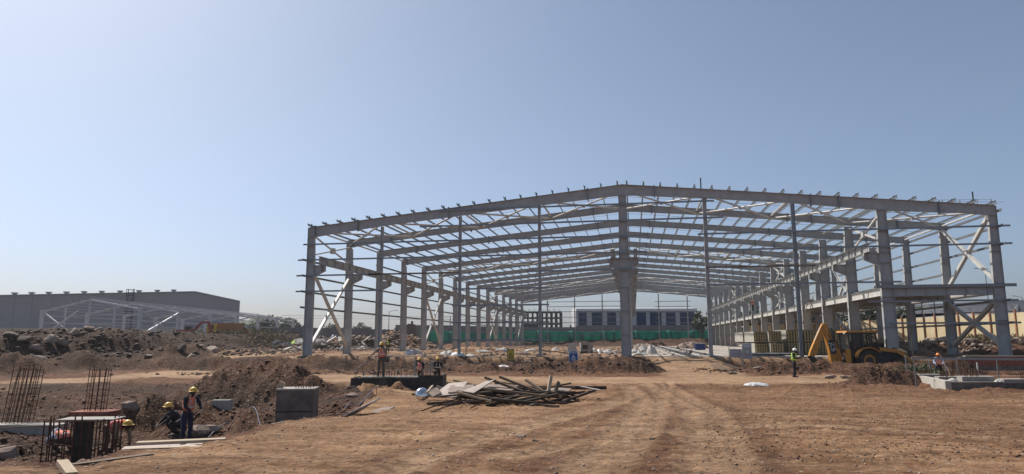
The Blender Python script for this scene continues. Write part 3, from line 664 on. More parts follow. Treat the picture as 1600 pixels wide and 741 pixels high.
# plinth beam along the front and sides
pl_m = MB().box(XL+1.2, -.18, -.95, -.8, .18, -.02)
add(pl_m, 'plinth_beam', M['conc']); add(MB().box(8.3, -.2, -.95, XI-.8, .16, -.02), 'plinth_beam', M['conc'])
add(MB().box(XI+.8, -.2, -.9, XR-1.3, .16, .03), 'plinth_beam', M['conc_dk']); add(MB().box(XR+.4, -.2, -.9, XR+14, .16, .0), 'plinth_beam', M['conc_dk'])
# concrete floor on the right half
o = MB().box(1.5, .3, -.3, XI-.7, 128, .022).obj('concrete_floor', M['slab']); tag(o, kind='structure')

# ------------------------------------------------------------------ bundles of deck sheets
def bundle_parts():
    sh = MB(); n = 7
    # one layer: flat top with trapezoid ribs under it
    W_, L_ = 1.15, 5.6
    sh.box(-W_/2, 0, .075, W_/2, L_, .098)
    for k in range(5):
        x = -W_/2+.06+k*.225; sh.box(x, 0, 0, x+.12, L_, .075)
    return sh.mesh('deck_sheet', M['bundle']), MB().box(-.5, .12, .02, .5, 5.5, .95).mesh('core', M['bundle_in'])  # core: added dark block that paints shade into the gaps between sheets
DS, CORE = bundle_parts()
wrapm = MB().box(-.6, .25, .0, -.585, 5.62, 1.02).box(.585, .25, 0, .6, 5.62, 1.02).box(-.6, .25, 1.02, .6, 5.62, 1.035)
WR = wrapm.mesh('wrap', M['wrap'])
bear = MB().box(-.55, .5, -.1, .55, .62, -.003).box(-.55, 4.6, -.1, .55, 4.72, -.003).mesh('bearer', M['wood_m'])
def bundle(x, y, z, rz, label, s=1.0, sx=1.0):
    e = empty('sheet_bundle', (x, y, z), rz, label, 'sheet bundle', 'stacked bundles of roof deck sheets'); e.scale = (sx, 1, s)
    for k in range(7): link('deck_sheet', DS, e, (random.uniform(-.01, .01), random.uniform(-.06, .04), k*.145))
    link('core', CORE, e); link('wrap', WR, e); link('bearer', bear, e)
    return e
dB = 67
def bxy(px, d=dB): p = onz(px, 555, 0); x, y = gx(px, d, 555); return x, y
lab = iter(['pale wrapped sheet bundle, upper one at the far left of the stacks', 'wrapped sheet bundle with yellow end showing, upper, second from left', 'sheet bundle in dusty wrap, upper, left of the gap', 'lower sheet bundle at the left end of the stacks',
 'lower sheet bundle under the second wrapped one', 'lower small sheet bundle right of the sloping pile', 'yellow sheet bundle behind the silver post, upper', 'yellow sheet bundle behind the silver post, lower',
 'yellow sheet bundle just right of the silver post, upper', 'yellow sheet bundle just right of the silver post, lower', 'yellow sheet bundle behind the digger arm, upper', 'yellow sheet bundle behind the digger arm, lower', 'yellow sheet bundle nearest the digger cab, upper', 'yellow sheet bundle nearest the digger cab, lower'])
lab = list(lab)
for (px, d, z, li) in [(1172, 73.5, 1.28, 0), (1190, 67, 1.28, 1), (1214, 66, 1.3, 2), (1173, 73.5, .12, 3), (1191, 67, .12, 4), (1216, 65.5, .12, 5)]:
    x, y = gx(px, d, 555); bundle(x, y, z, rad(random.uniform(-2, 3)), lab[li])
for k, px in enumerate((1243, 1269, 1291, 1313)):
    for j in (1, 0):
        x, y = gx(px, 66, 555); bundle(x, y, .12+j*1.2, rad(random.uniform(-1, 2)), lab[6+2*k+(1-j)], 1.1, 1.15)
# flat loose sheets in front of the bundles
rs = np.random.RandomState(4)
for k, (px, d, rz, zz) in enumerate([(1185, 62.2, 8, .10), (1192, 62.0, 3, .19), (1200, 61.8, -4, .28)]):
    x, y = gx(px, d, 557); o = MB().box(-2.2, -.6, -.02, 2.2, .6, .02).obj('metal_sheet', M['galv'], None, loc=(x, y, zz), rz=rad(rz)); o.rotation_euler.x = rad(2)
    tag(o, ['lowest loose grey metal sheet in front of the wrapped bundles', 'middle loose metal sheet of the low pile before the bundles', 'topmost loose metal sheet lying askew before the bundles'][k], 'metal sheet', 'loose sheets before the bundles')

# ------------------------------------------------------------------ crumpled things
def blob(name, p, sx, sy, sz, m, seed, label, cat, n=22, freq=3, kind=None, group=None, sharp=.5):
    u = np.linspace(-1, 1, n); X, Y = np.meshgrid(u, u, indexing='ij'); r = np.sqrt(X**2+Y**2)
    Z = np.clip(1-r**2, 0, 1)**.6*(.75+.7*sharp*fbm(X*freq+seed, Y*freq, 4, seed))
    edge = 1+.25*fbm(X*2+seed, Y*2+3, 3, seed+2)
    Z = np.where(r > .97, -.15, Z)
    v = np.stack([X*sx*edge, Y*sy*edge, Z*sz], -1).reshape(-1, 3); i = np.arange(n-1)[:, None]*n; j = np.arange(n-1)[None]
    f = np.stack([i+j, i+n+j, i+n+j+1, i+j+1], -1).reshape(-1, 4); keep = (r.reshape(-1)[f] < 1.15).all(1); f = f[keep]
    o = link(name, npmesh(name, v, f, m, False), None, p, rad(random.uniform(-15, 15)))
    return tag(o, label, cat, group, kind)
random.seed(11)
blob('plastic_sheet', gp(1182, 34.5, 606, .02), .55, .35, .16, M['sheetwhite'], 3, 'crumpled white plastic sheet lying on red soil at the yard edge', 'plastic sheet')
for k, (px, d, sx, sy, sz, z0, l) in enumerate([(1006, 74, .75, .7, 1.0, 0, 'heap of white sacks just right of the middle column'), (1018, 73, .6, .6, 1.25, .0, 'white tarpaulin over a pallet, right of the sack heap'),
    (993, 76, .6, .6, .7, 0, 'small pale sack leaning beside the middle column'), (1000, 69, .8, .4, .3, 0, 'torn pale sack lying flat before the tarpaulin')]):
    p = gp(px, d, 550); p.z = max(p.z, .02)+z0; blob('white_sack', p, sx, sy, sz, M['white'], 20+k, l, 'sack')
pal = MB()
for k in range(5): pal.box(-.6, -.5+k*.22, .1, .6, -.4+k*.22, .13)
for k in (-.5, 0, .5): pal.box(k-.05, -.5, 0, k+.05, .48, .1)
blob('gravel_heap', gp(1083, 118, 545), 2.6, 1.8, 1.5, M['rock'], 31, 'pale pointed heap of aggregate on the concrete floor near the back', 'gravel heap', n=36, freq=5, kind='stuff')
blob('gravel_heap', gp(1003, 150, 545), 3.2, 1.5, .9, M['rock_lt'], 33, 'long low pale aggregate heap by the green net', 'gravel heap', n=36, freq=5, kind='stuff')
dd = MB().tube([(0, 0, 0), (0, 0, .9)], .29, 14).mesh('body', M['blueobj']); dr_ = MB().tube([(0, 0, .28), (0, 0, .31)], .305, 14).tube([(0, 0, .6), (0, 0, .63)], .305, 14).tube([(0, 0, .88), (0, 0, .92)], .305, 14).mesh('ring', M['blueobj'])
for k, (px, l) in enumerate([(1089, 'leftmost blue drum at the back of the floor'), (1094, 'middle blue drum at the back of the floor'), (1099, 'blue drum close to the thin post at the back')]):
    p = gp(px, 100, 545); e = empty('drum', (p.x, p.y, .02), 0, l, 'drum', 'blue drums on the concrete floor'); link('body', dd, e); link('ring', dr_, e)
# clutter inside the frame, left half
items = [(700, 72, 'white'), (650, 76, 'white'), (640, 71, 'sheetwhite'), (755, 80, 'white'), (770, 84, 'rock_lt'), (785, 83, 'white'), (830, 90, 'white'), (868, 92, 'white'), (880, 85, 'rock'), (895, 84, 'white'), (925, 88, 'white'),
         (938, 90, 'sheetwhite'), (952, 86, 'white'), (962, 80, 'rock_lt'), (948, 78, 'white'), (735, 66, 'white'), (715, 66, 'sheetwhite'), (816, 74, 'rock')]
names = ['beside the left wall', 'under the second left column', 'at the foot of the left columns', 'below the green net', 'near the yellow sign', 'behind the yellow sign', 'between the two signs', 'left of the blue sign', 'behind the blue sign', 'just right of the blue sign',
         'by the grey machine box', 'right of the grey machine box', 'left of the middle column', 'close to the middle column', 'before the middle column', 'on the plinth at left', 'left of the third front post', 'behind the third front post']
for k, ((px, d, m), nm) in enumerate(zip(items, names)):
    blob('rubble_sack', gp(px, d, 550, -.05), random.uniform(.5, 1.3), random.uniform(.4, .8), random.uniform(.3, .75), M[m], 50+k, 'crumpled pale heap of sacks and offcuts '+nm, 'sack heap', n=14, freq=3)
p = gp(975-205, 57, 566); blob('crumpled_sheet', gp(786, 56.5, 570, .02), .9, .5, .35, M['sheetwhite'], 90, 'crumpled pale sheet on the dark bank below the yellow sign', 'plastic sheet')
# grey machine box
p = gp(916, 80, 550); e = empty('generator', (p.x, p.y, p.z), rad(12), 'grey box shaped generator standing left of the middle column', 'generator')
MB().box(-.7, -.5, .25, .7, .5, 1.3).obj('housing', M['conc'], e); MB().box(-.5, -.51, .5, .1, -.5, 1.0).obj('grille', M['black'], e); MB().box(-.75, -.55, .0, .75, .55, .25).obj('base_frame', M['black'], e)
MB().tube([(.4, 0, 1.3), (.4, 0, 1.6)], .05, 8).obj('exhaust', M['black'], e)
p = gp(894, 82, 550); e = empty('equipment_box', (p.x, p.y, p.z), rad(5), 'pale tall cabinet standing behind the blue sign', 'cabinet')
MB().box(-.5, -.3, .0, .5, .3, 1.2).obj('housing', M['sign_g'], e); MB().box(-.45, -.31, .1, -.02, -.3, 1.1).box(.02, -.31, .1, .45, -.3, 1.1).obj('door', M['sign_g'], e)

# ------------------------------------------------------------------ site signs
def sign_frame(e, w_, h_, z0, m_post):
    for s in (-1, 1): MB().box(s*w_/2-.02, .02, -.8, s*w_/2+.02, .06, z0+h_).obj('leg', m_post, e)
x, y = gx(798, 58.5, 560); e = empty('warning_sign', (x, y, -.3), rad(10), 'small yellow warning sign with a black triangle before the plinth', 'sign')
sign_frame(e, .45, 1.0, .1, M['black']); MB().box(-.3, -.01, .05, .3, .02, 1.05).obj('panel', M['sign_y'], e); MB().box(-.3, -.014, .05, .3, -.011, .13).box(-.3, -.014, .97, .3, -.011, 1.05).box(-.3, -.014, .13, -.26, -.011, .97).box(.26, -.014, .13, .3, -.011, .97).obj('border', M['black'], e)
t_ = MB().prism([(-.22, .36), (.22, .36), (0, .78)], 'y', -.018, -.012); t_.obj('symbol', M['black'], e)
MB().prism([(-.13, .41), (.13, .41), (0, .66)], 'y', -.022, -.019).obj('symbol_inset', M['sign_y'], e); MB().box(-.02, -.026, .5, .02, -.0225, .6).box(-.02, -.026, .44, .02, -.0225, .47).obj('exclamation_mark', M['black'], e)
MB().box(-.2, -.018, .2, .2, -.012, .24).box(-.15, -.018, .27, .15, -.012, .3).obj('text_line', M['black'], e)
x, y = gx(896, 56, 560); e = empty('site_sign', (x, y, -.42), rad(10), 'small blue and white site sign with a drop emblem', 'sign')
sign_frame(e, .6, 1.1, .1, M['galv']); MB().box(-.38, -.01, .05, .38, .02, 1.1).obj('panel', M['sign_w'], e); MB().box(-.34, -.015, .14, .34, -.0105, .86).obj('blue_field', M['sign_b'], e)
mb = MB(); n = 16
outer = [(.16*math.cos(a), .42+.16*math.sin(a)) for a in [math.pi*.85+i*(1.3*math.pi)/n for i in range(n+1)]]+[(0, .78)]
mb.prism(outer[::1], 'y', -.02, -.0155).obj('drop_emblem', M['sign_w'], e); MB().tube([(0, -.021, .42), (0, -.024, .42)], .08, 12).obj('emblem_centre', M['sign_b'], e)
MB().box(-.3, -.02, .9, .3, -.0155, .93).box(-.2, -.02, .98, .2, -.0155, 1.02).obj('text_line', M['sign_b'], e)
x, y = gx(1168, 55.5, 560); e = empty('notice_board', (x, y, -.03), rad(10), 'tall grey notice board with a faded print, left of the bundles', 'notice board')
sign_frame(e, .7, 1.2, .1, M['galv']); MB().box(-.37, -.01, .0, .37, .02, 1.25).obj('panel', M['sign_g'], e)
MB().box(-.3, -.014, .95, .3, -.0105, 1.15).obj('header', M['sign_w'], e); MB().box(-.22, -.014, .25, .22, -.0105, .8).obj('print', M['ply'], e); MB().box(-.1, -.018, .45, .12, -.0145, .7).obj('figure_print', M['sign_w'], e)
x, y = gx(1150, 56, 560); e = empty('guard_rail', (x, y, .0), rad(10), 'white square tube guard rail with a flat panel, beside the ramp', 'guard rail')
MB().tube([(-.55, 0, -.9), (-.55, 0, .9), (-.5, 0, .97), (.5, 0, .97), (.55, 0, .9), (.55, 0, -.9)], .028, 6).obj('rail', M['galv'], e)
MB().box(-.5, -.01, .15, .5, .01, .75).obj('panel', M['sign_g'], e); MB().box(-.5, -.014, .5, .5, -.0105, .55).obj('stripe', M['sign_w'], e)

# ------------------------------------------------------------------ people
def skinned(name, chains, m, parent, sub=1):
    """chains: list of lists of (pos, radius or (rx,ry)); vertices with equal positions are merged"""
    vs = []; rs_ = []; es = []; idx = {}
    def vid(p, r):
        k = tuple(round(c, 4) for c in p)
        if k not in idx: idx[k] = len(vs); vs.append(p); rs_.append(r if isinstance(r, tuple) else (r, r))
        return idx[k]
    for ch in chains:
        last = None
        for p, r in ch:
            i = vid(p, r)
            if last is not None and last != i and (last, i) not in es and (i, last) not in es: es.append((last, i))
            last = i
    me = bpy.data.meshes.new(name); me.from_pydata(vs, es, [])
    import bmesh
    bm = bmesh.new(); bm.from_mesh(me); bm.verts.ensure_lookup_table(); ly = bm.verts.layers.skin.verify()
    for i, v in enumerate(bm.verts): v[ly].radius = rs_[i]; v[ly].use_root = (i == 0)
    bm.to_mesh(me); bm.free(); me.materials.append(m)
    o = link(name, me, parent)
    md = o.modifiers.new('skin', 'SKIN'); md.use_smooth_shade = True
    s_ = o.modifiers.new('sub', 'SUBSURF'); s_.levels = sub; s_.render_levels = sub
    return o
def V(*a): return tuple(a)
def lerp(a, b, t): return tuple(a[i]*(1-t)+b[i]*t for i in range(3))
def hand(w_, d, side):
    d = Vector(d).normalized(); w_ = Vector(w_); s_ = d.cross(Vector((0, 1, 0)));
    if s_.length < .3: s_ = d.cross(Vector((1, 0, 0)))
    s_.normalize(); nrm = s_.cross(d); palm = w_+d*.09; ch = [[(tuple(w_), .024), (tuple(w_+d*.045), (.032, .017)), (tuple(palm), (.036, .016))]]
    for k, L_ in enumerate((.065, .075, .07, .055)):
        b = palm+s_*(.027-.018*k); m_ = b+d*L_*.55+nrm*.008; t_ = m_+d*L_*.4+nrm*.02
        ch.append([(tuple(palm), (.036, .016)), (tuple(b+d*.012), .0095), (tuple(m_), .009), (tuple(t_), .0075)])
    th = w_+d*.045; ch.append([(tuple(th), (.032, .017)), (tuple(th+s_*.035+d*.02), .011), (tuple(th+s_*.05+d*.055+nrm*.01), .009)])
    return ch
POSE = {
 'stand': dict(pel=(0, 0, .95), chest=(0, .02, 1.32), neck=(0, .03, 1.48), head=(0, .05, 1.62), shL=(-.19, .02, 1.42), shR=(.19, .02, 1.42), elL=(-.24, .02, 1.13), elR=(.24, .02, 1.13), wrL=(-.22, .16, .95), wrR=(.22, .16, .95),
               hpL=(-.1, 0, .92), hpR=(.1, 0, .92), knL=(-.12, .03, .5), knR=(.12, .03, .5), anL=(-.13, 0, .08), anR=(.13, 0, .08), foot=(0, 1)),
}
def mk(base, **k): d = dict(POSE[base]); d.update(k); return d
POSE['hose'] = mk('stand', elR=(.36, .1, 1.22), wrR=(.56, .22, 1.04), elL=(-.27, -.02, 1.14), wrL=(-.2, .12, .98))
POSE['write'] = mk('stand', head=(0, .09, 1.60), elL=(-.24, .06, 1.14), wrL=(-.1, .32, 1.16), elR=(.24, .06, 1.14), wrR=(.08, .34, 1.12), knR=(.11, .02, .5), anR=(.12, -.02, .08))
POSE['bend'] = dict(pel=(0, 0, .72), chest=(0, .36, .82), neck=(0, .50, .82), head=(0, .63, .80), shL=(-.18, .44, .80), shR=(.18, .44, .80), elL=(-.22, .52, .52), elR=(.22, .52, .52), wrL=(-.16, .60, .28), wrR=(.16, .60, .28),
               hpL=(-.1, 0, .74), hpR=(.1, 0, .74), knL=(-.16, .16, .42), knR=(.16, .16, .42), anL=(-.15, -.02, .08), anR=(.15, -.02, .08), foot=(0, 1))
POSE['crouch'] = dict(pel=(0, 0, .34), chest=(0, .22, .66), neck=(0, .30, .80), head=(0, .38, .92), shL=(-.19, .24, .76), shR=(.19, .24, .76), elL=(-.27, .42, .56), elR=(.27, .42, .56), wrL=(-.16, .60, .42), wrR=(.16, .60, .42),
               hpL=(-.1, 0, .32), hpR=(.1, 0, .32), knL=(-.2, .36, .46), knR=(.2, .36, .46), anL=(-.17, .08, .08), anR=(.17, .08, .08), foot=(0, 1))
POSE['stoop'] = dict(pel=(0, 0, .34), chest=(0, .26, .48), neck=(0, .38, .50), head=(0, .50, .50), shL=(-.18, .30, .48), shR=(.18, .30, .48), elL=(-.25, .46, .36), elR=(.25, .46, .36), wrL=(-.16, .60, .2), wrR=(.16, .60, .2),
               hpL=(-.1, 0, .32), hpR=(.1, 0, .32), knL=(-.22, .34, .40), knR=(.22, .34, .40), anL=(-.17, .05, .08), anR=(.17, .05, .08), foot=(0, 1))
POSE['reach'] = mk('stand', chest=(0, .10, 1.28), neck=(0, .16, 1.42), head=(0, .22, 1.54), shL=(-.19, .12, 1.36), shR=(.19, .12, 1.36), elL=(-.26, .26, 1.12), elR=(.26, .26, 1.12), wrL=(-.16, .48, 1.0), wrR=(.18, .46, .98))
def person(loc, face, pose, label, vest='orange', helmet='helmet', trousers='khaki', sleeve='tan_cloth', detail=True, hts=1.0, group=None):
    P = POSE[pose]; e = empty('person', loc, face, label, 'person', group); e.scale = (hts,)*3
    pel, ch, nk, hd = P['pel'], P['chest'], P['neck'], P['head']
    up = (Vector(hd)-Vector(nk)).normalized()
    body = [[(pel, (.14, .10)), (lerp(pel, ch, .5), (.125, .09)), (ch, (.15, .10)), (nk, .055), (tuple(Vector(nk)+up*.05), .05)]]
    for s in 'LR':
        sh, el, wr = P['sh'+s], P['el'+s], P['wr'+s]; hp, kn, an = P['hp'+s], P['kn'+s], P['an'+s]
        body.append([(ch, (.15, .10)), (sh, .065), (lerp(sh, el, .5), .045), (el, .037), (lerp(el, wr, .4), .036), (wr, .024)])
        if detail: body += hand(wr, Vector(wr)-Vector(el), s)
        else: body.append([(wr, .024), (tuple(Vector(wr)+(Vector(wr)-Vector(el)).normalized()*.12), (.035, .018))])
        body.append([(pel, (.14, .10)), (hp, .09), (lerp(hp, kn, .5), .072), (kn, .052), (lerp(kn, an, .35), .052), (an, .034)])
    bo = skinned('body', body, M['skin'], e)
    # head with a face
    hb = MB(); n1, n2 = 10, 14; c = Vector(hd); k0 = len(hb.v)
    for i in range(n1+1):
        t = math.pi*i/n1
        for j in range(n2):
            a = 2*math.pi*j/n2; x, y, z = math.sin(t)*math.cos(a)*.075, math.sin(t)*math.sin(a)*.095, math.cos(t)*.115
            if z < -.03: x *= 1-(-.03-z)*3.2; y *= 1-(-.03-z)*1.0
            if y > .07 and abs(x) < .025 and -.035 < z < .02: y += .022
            if y > .06 and .0 < z < .03 and .015 < abs(x) < .05: y -= .01
            hb.v.append((x+c.x, y+c.y, z+c.z))
    for i in range(n1):
        for j in range(n2): hb.f.append((i*n2+j, i*n2+(j+1) % n2, (i+1)*n2+(j+1) % n2, (i+1)*n2+j)); hb.mi.append(0)
    hb.obj('head', M['skin'], e, True)
    MB().tube([(c.x-.078, c.y, c.z-.02), (c.x-.085, c.y-.01, c.z+.02)], .014, 6).tube([(c.x+.078, c.y, c.z-.02), (c.x+.085, c.y-.01, c.z+.02)], .014, 6).obj('ears', M['skin'], e)
    MB().box(c.x-.04, c.y+.086, c.z+.005, c.x-.02, c.y+.093, c.z+.014).box(c.x+.02, c.y+.086, c.z+.005, c.x+.04, c.y+.093, c.z+.014).obj('eyes', M['sign_w'], e)
    MB().box(c.x-.022, c.y+.08, c.z-.06, c.x+.022, c.y+.09, c.z-.052).obj('mouth', M['redmc'], e)
    # helmet: dome with brim and ridge
    hm = MB(); n1 = 6
    for i in range(n1+1):
        t = math.pi/2*i/n1; rr = math.sin(t)
        for j in range(16):
            a = 2*math.pi*j/16; hm.v.append((c.x+rr*math.cos(a)*.118, c.y+rr*math.sin(a)*.138, c.z+.03+math.cos(t)*.135))
    for i in range(n1):
        for j in range(16): hm.f.append((i*16+j, i*16+(j+1) % 16, (i+1)*16+(j+1) % 16, (i+1)*16+j)); hm.mi.append(0)
    ho = hm.obj('helmet', M[helmet], e, True)
    br = MB(); k = 16
    for j in range(k):
        a = 2*math.pi*j/k; f_ = 1.28 if math.sin(a) > .2 else 1.1
        br.v += [(c.x+math.cos(a)*.116, c.y+math.sin(a)*.136, c.z+.04), (c.x+math.cos(a)*.12*f_, c.y+math.sin(a)*.14*f_, c.z+.022), (c.x+math.cos(a)*.12*f_, c.y+math.sin(a)*.14*f_, c.z+.03)]
    for j in range(k):
        a, b_ = 3*j, 3*((j+1) % k); br.f += [(a, a+1, b_+1, b_), (a+1, a+2, b_+2, b_+1), (a+2, a, b_, b_+2)]; br.mi += [0, 0, 0]
    br.obj('brim', M[helmet], ho)
    # clothes
    sl = [[(tuple(Vector(lerp(ch, nk, .6))), (.12, .10)), (ch, (.165, .118)), (lerp(pel, ch, .5), (.15, .11)), (pel, (.16, .12))]]
    for s in 'LR':
        sh, el, wr = P['sh'+s], P['el'+s], P['wr'+s]; sl.append([(ch, (.165, .118)), (sh, .083), (lerp(sh, el, .5), .064), (el, .054), (lerp(el, wr, .5), .05), (lerp(el, wr, .88), .036)])
    skinned('shirt', sl, M[sleeve], e)
    tr = []
    for s in 'LR':
        hp, kn, an = P['hp'+s], P['kn'+s], P['an'+s]; tr.append([(lerp(pel, ch, .15), (.165, .125)), (pel, (.17, .125)), (hp, .11), (lerp(hp, kn, .5), .095), (kn, .078), (lerp(kn, an, .5), .072), (lerp(kn, an, .93), .062)])
        a = Vector(an); MB().bar(a+Vector((0, -.09, -.04)), a+Vector((0, .18, -.045)), .095, .08, h2=.055).tube([a+Vector((0, -.02, .1)), a+Vector((0, -.02, -.04))], .055, 8).obj('boot', M['black'], e)
    skinned('trousers', tr, M[trousers], e)
    vs = [[(lerp(ch, nk, .55), (.17, .15)), (ch, (.225, .175)), (lerp(pel, ch, .5), (.205, .165)), (lerp(pel, ch, .02), (.215, .175))]]
    for s in 'LR': vs.append([(ch, (.225, .175)), (lerp(ch, P['sh'+s], .8), .12)])
    vo = skinned('vest', vs, M[vest], e)
    a = Vector(lerp(pel, ch, .55)); axis = (Vector(ch)-Vector(pel)).normalized()
    tp = MB(); fw = Vector((0, 1, 0))-axis*axis.y; fw.normalize(); sx = axis.cross(fw); k = 20
    for zz in (-.025, .025):
        for j in range(k): t = 2*math.pi*j/k; tp.v.append(tuple(a+sx*math.cos(t)*.196+fw*math.sin(t)*.158+axis*zz))
    for j in range(k): tp.f.append((j, (j+1) % k, k+(j+1) % k, k+j)); tp.mi.append(0)
    tp.obj('reflective_band', M['reflect'], vo)
    st_ = MB()
    for sx_ in (-.09, .09):
        for sy in (.155, -.14):
            b0 = a+sx*sx_+fw*sy; b1 = Vector(lerp(ch, nk, .5))+sx*sx_*.9+fw*(sy*.85); MB().bar(b0, b1, .028, .012, up=fw).obj('shoulder_strap', M['reflect'], vo)
    return e
toCam = rad(10)+math.pi      # facing the camera: local +Y points to -F
def face(deg): return toCam+rad(deg)

# ------------------------------------------------------------------ foundations & rebar
def rebar_cage(loc, rz, w_, d_, h_, nx, ny, label, lean=0, stir=6, r=.013, cat='rebar cage', hoopz=None):
    e = empty('rebar_cage', loc, rz, label, cat)
    pts = []
    for i in range(nx):
        for j in range(ny):
            if 0 < i < nx-1 and 0 < j < ny-1: continue
            pts.append((-w_/2+w_*i/(nx-1), -d_/2+d_*j/(ny-1)))
    bm_ = {}
    for i, (x, y) in enumerate(pts):
        hh = h_*random.uniform(.93, 1.04); MB().tube([(x, y, 0), (x+lean*hh*.6+random.uniform(-.01, .01), y, hh*.6), (x+lean*hh+random.uniform(-.04, .04)*hh*.5, y+random.uniform(-.03, .03), hh)], r, 5).obj('rebar', M['rebar'], e)
    for k in range(stir):
        z = h_*(.06+.86*k/max(1, stir-1)); a, b = w_/2+r, d_/2+r; dx = lean*z
        MB().tube([(-a+dx, -b, z), (a+dx, -b, z+.01), (a+dx, b, z), (-a+dx, b, z+.01), (-a+dx, -b, z)], r*.6, 4).obj('stirrup', M['rebar'], e)
    return e
random.seed(21)
# near cage in the pit
p = gp(128, 17.4, 700); rebar_cage((p.x, p.y, p.z-.05), rad(14), 1.45, .9, 1.3, 9, 5, 'dense dark rebar cage standing in the pit at lower left', stir=3, r=.018)
o = MB().box(-.7, -.35, -.012, .7, .35, .012).obj('steel_plate', M['conc'], None, loc=(p.x+.12, p.y+.1, p.z+1.16), rz=rad(14)); tag(o, 'pale flat plate lying on top of the dense rebar cage', 'plate')
mb = MB().box(-.17, -.17, 0, .17, .17, 1.1); o = mb.obj('formwork_box', M['form'], None, loc=(p.x, p.y, p.z), rz=rad(14)); tag(o, 'dark column form inside the dense rebar cage', 'formwork')
p = gp(27, 24.2, 662); rebar_cage((p.x, p.y, p.z+.2), rad(5), .75, .5, 2.0, 6, 3, 'leaning tall rebar cage at the far left edge of the pit', lean=.13, stir=9, r=.014)
p = gp(148, 27.0, 650); rebar_cage((p.x, p.y, p.z+.35), rad(10), .62, .4, 1.75, 4, 3, 'thin tall rebar cage behind the dense one in the pit', lean=.05, stir=7, r=.014)
# footing beams in the pit
p = gp(45, 23.8, 670); o = MB().box(-2.6, -.35, -.3, 1.2, .35, .32).obj('footing_beam', M['conc'], None, loc=(p.x, p.y, p.z), rz=rad(8)); tag(o, 'long grey concrete footing beam at left of the pit', 'footing')
p = gp(148, 27, 655); o = MB().box(-.75, -.5, -.3, .75, .5, .38).obj('footing', M['brick'], None, loc=(p.x, p.y, p.z), rz=rad(8)); tag(o, 'brown footing under the thin rebar cage', 'footing')
o = MB().tube([gp(-20, 20, 690, .5), gp(60, 19, 690, .62), gp(150, 18.5, 690, .75)], .02, 5).obj('steel_rod', M['rebar']); tag(o, 'long rod reaching from the left edge to the dense cage', 'rod')
o = MB().tube([gp(-20, 18, 700, .3), gp(60, 17.6, 700, .4), gp(120, 17.3, 700, .5)], .018, 5).obj('steel_rod', M['rebar']); tag(o, 'lower rod reaching from the left edge to the dense cage', 'rod')
# concrete pedestal with starter bars
x, y = gx(464, 20, 655); zb = h1(x, y); e = empty('concrete_pedestal', (x, y, -.9), rad(16), 'square stained concrete pedestal with starter bars at the pit edge', 'pedestal')
MB().box(-.52, -.45, -.5, .52, .45, 1.03).obj('block', M['conc_dk'], e); MB().box(-.535, -.465, 1.0, .535, .465, 1.045).obj('rim', M['conc'], e)
MB().box(-.53, -.46, .38, .53, -.452, .42).obj('pour_line', M['form'], e)
for i in range(8): MB().tube([(-.02+i*.07, -.25+.06*(i % 3), 1.04), (-.02+i*.07, -.25+.06*(i % 3), 1.2+.03*(i % 2))], .012, 5).obj('starter_bar', M['rebar'], e)
o = MB().box(-.09, -.03, 0, .09, .03, .2).obj('timber_offcut', M['wood_l'], None, loc=(x-.44, y-.3, .145), rz=.2); o.rotation_euler.y = rad(25); tag(o, 'pale timber offcut standing on the pedestal corner', 'timber')
# foundation F1 (black shuttered)
x, y = gx(628, 36, 590); e = empty('foundation_form', (x, y, -1.25), rad(10), 'low wide black shuttered foundation with a worker standing on it', 'foundation')
MB().box(-2.3, -1.0, 0, 2.2, 1.0, .82).obj('pour', M['conc_dk'], e)
for k in range(4): MB().box(-2.4+1.15*k, -1.05, -.05, -2.4+1.15*k+1.13, -1.003, .86).obj('form_panel', M['form'], e)
MB().box(2.205, -1.05, -.05, 2.26, 1.05, 1.0).obj('form_panel', M['form'], e); MB().box(1.0, -1.06, .862, 2.26, -1.0, 1.0).obj('form_panel', M['form'], e); MB().box(-2.46, -1.05, -.05, -2.405, 1.05, .86).obj('form_panel', M['form'], e)
MB().box(-2.0, -.95, .825, 2.15, .9, .9).obj('lean_edge', M['conc_dk'], e)
for i in range(22):
    xx = -1.35+(i % 11)*.27 if i < 22 else 0; xx += random.uniform(-.05, .05)
    MB().tube([(xx, -.5+.5*(i//11), .86), (xx, -.5+.5*(i//11), 1.12+random.uniform(0, .1))], .018, 5).obj('anchor_bolt', M['steel_rust'], e)
for xx, l in ((.63, .95), (1.45, .9), (-2.1, .35)): MB().tube([(xx, .3, .8), (xx+.03, .3, .8+l)], .035, 6).obj('stake', M['galv'], e)
fx, fy = x, y
# right foundation
x0, y0 = gx(1478, 31.6, 605); zg = h1(x0, y0)
e = empty('concrete_foundation', (x0, y0, -.72), rad(10), 'pale concrete strip foundation with bolt groups and low pedestals at right', 'foundation')
RT = .27
MB().prism([(.25, 0), (8.4, 0), (10.4, 6.2), (2.3, 6.2)], 'z', -.3, RT-.06).obj('raft', M['conc_dk'], e)  # raft and front beam darker than the side: shade painted into the colour
MB().prism([(.25, .0), (8.4, -.004), (8.6, .5), (.42, .5)], 'z', RT-.058, RT+.0).obj('front_beam', M['conc_dk'], e)
MB().prism([(-.03, -.02), (.25, -.02), (2.3, 6.22), (2.02, 6.22)], 'z', -.5, RT+.05).obj('side_beam', M['conc_lt'], e)
MB().prism([(.7, .7), (8.2, .7), (9.8, 5.8), (2.3, 5.8)], 'z', RT-.057, RT-.03).obj('soil_fill', gm, e)
def pedest(xa, ya, wx, wy, h): MB().prism([(xa, ya), (xa+wx, ya), (xa+wx+.3*wy, ya+wy), (xa+.3*wy, ya+wy)], 'z', RT-.056, RT+h).obj('pedestal', M['conc'], e)
pedest(1.15, .55, 1.55, .8, .22); pedest(2.7, -.02, 3.0, .7, .13); pedest(1.5, 4.6, 1.2, .8, .12); pedest(1.3, 2.6, 1.1, .7, .10)
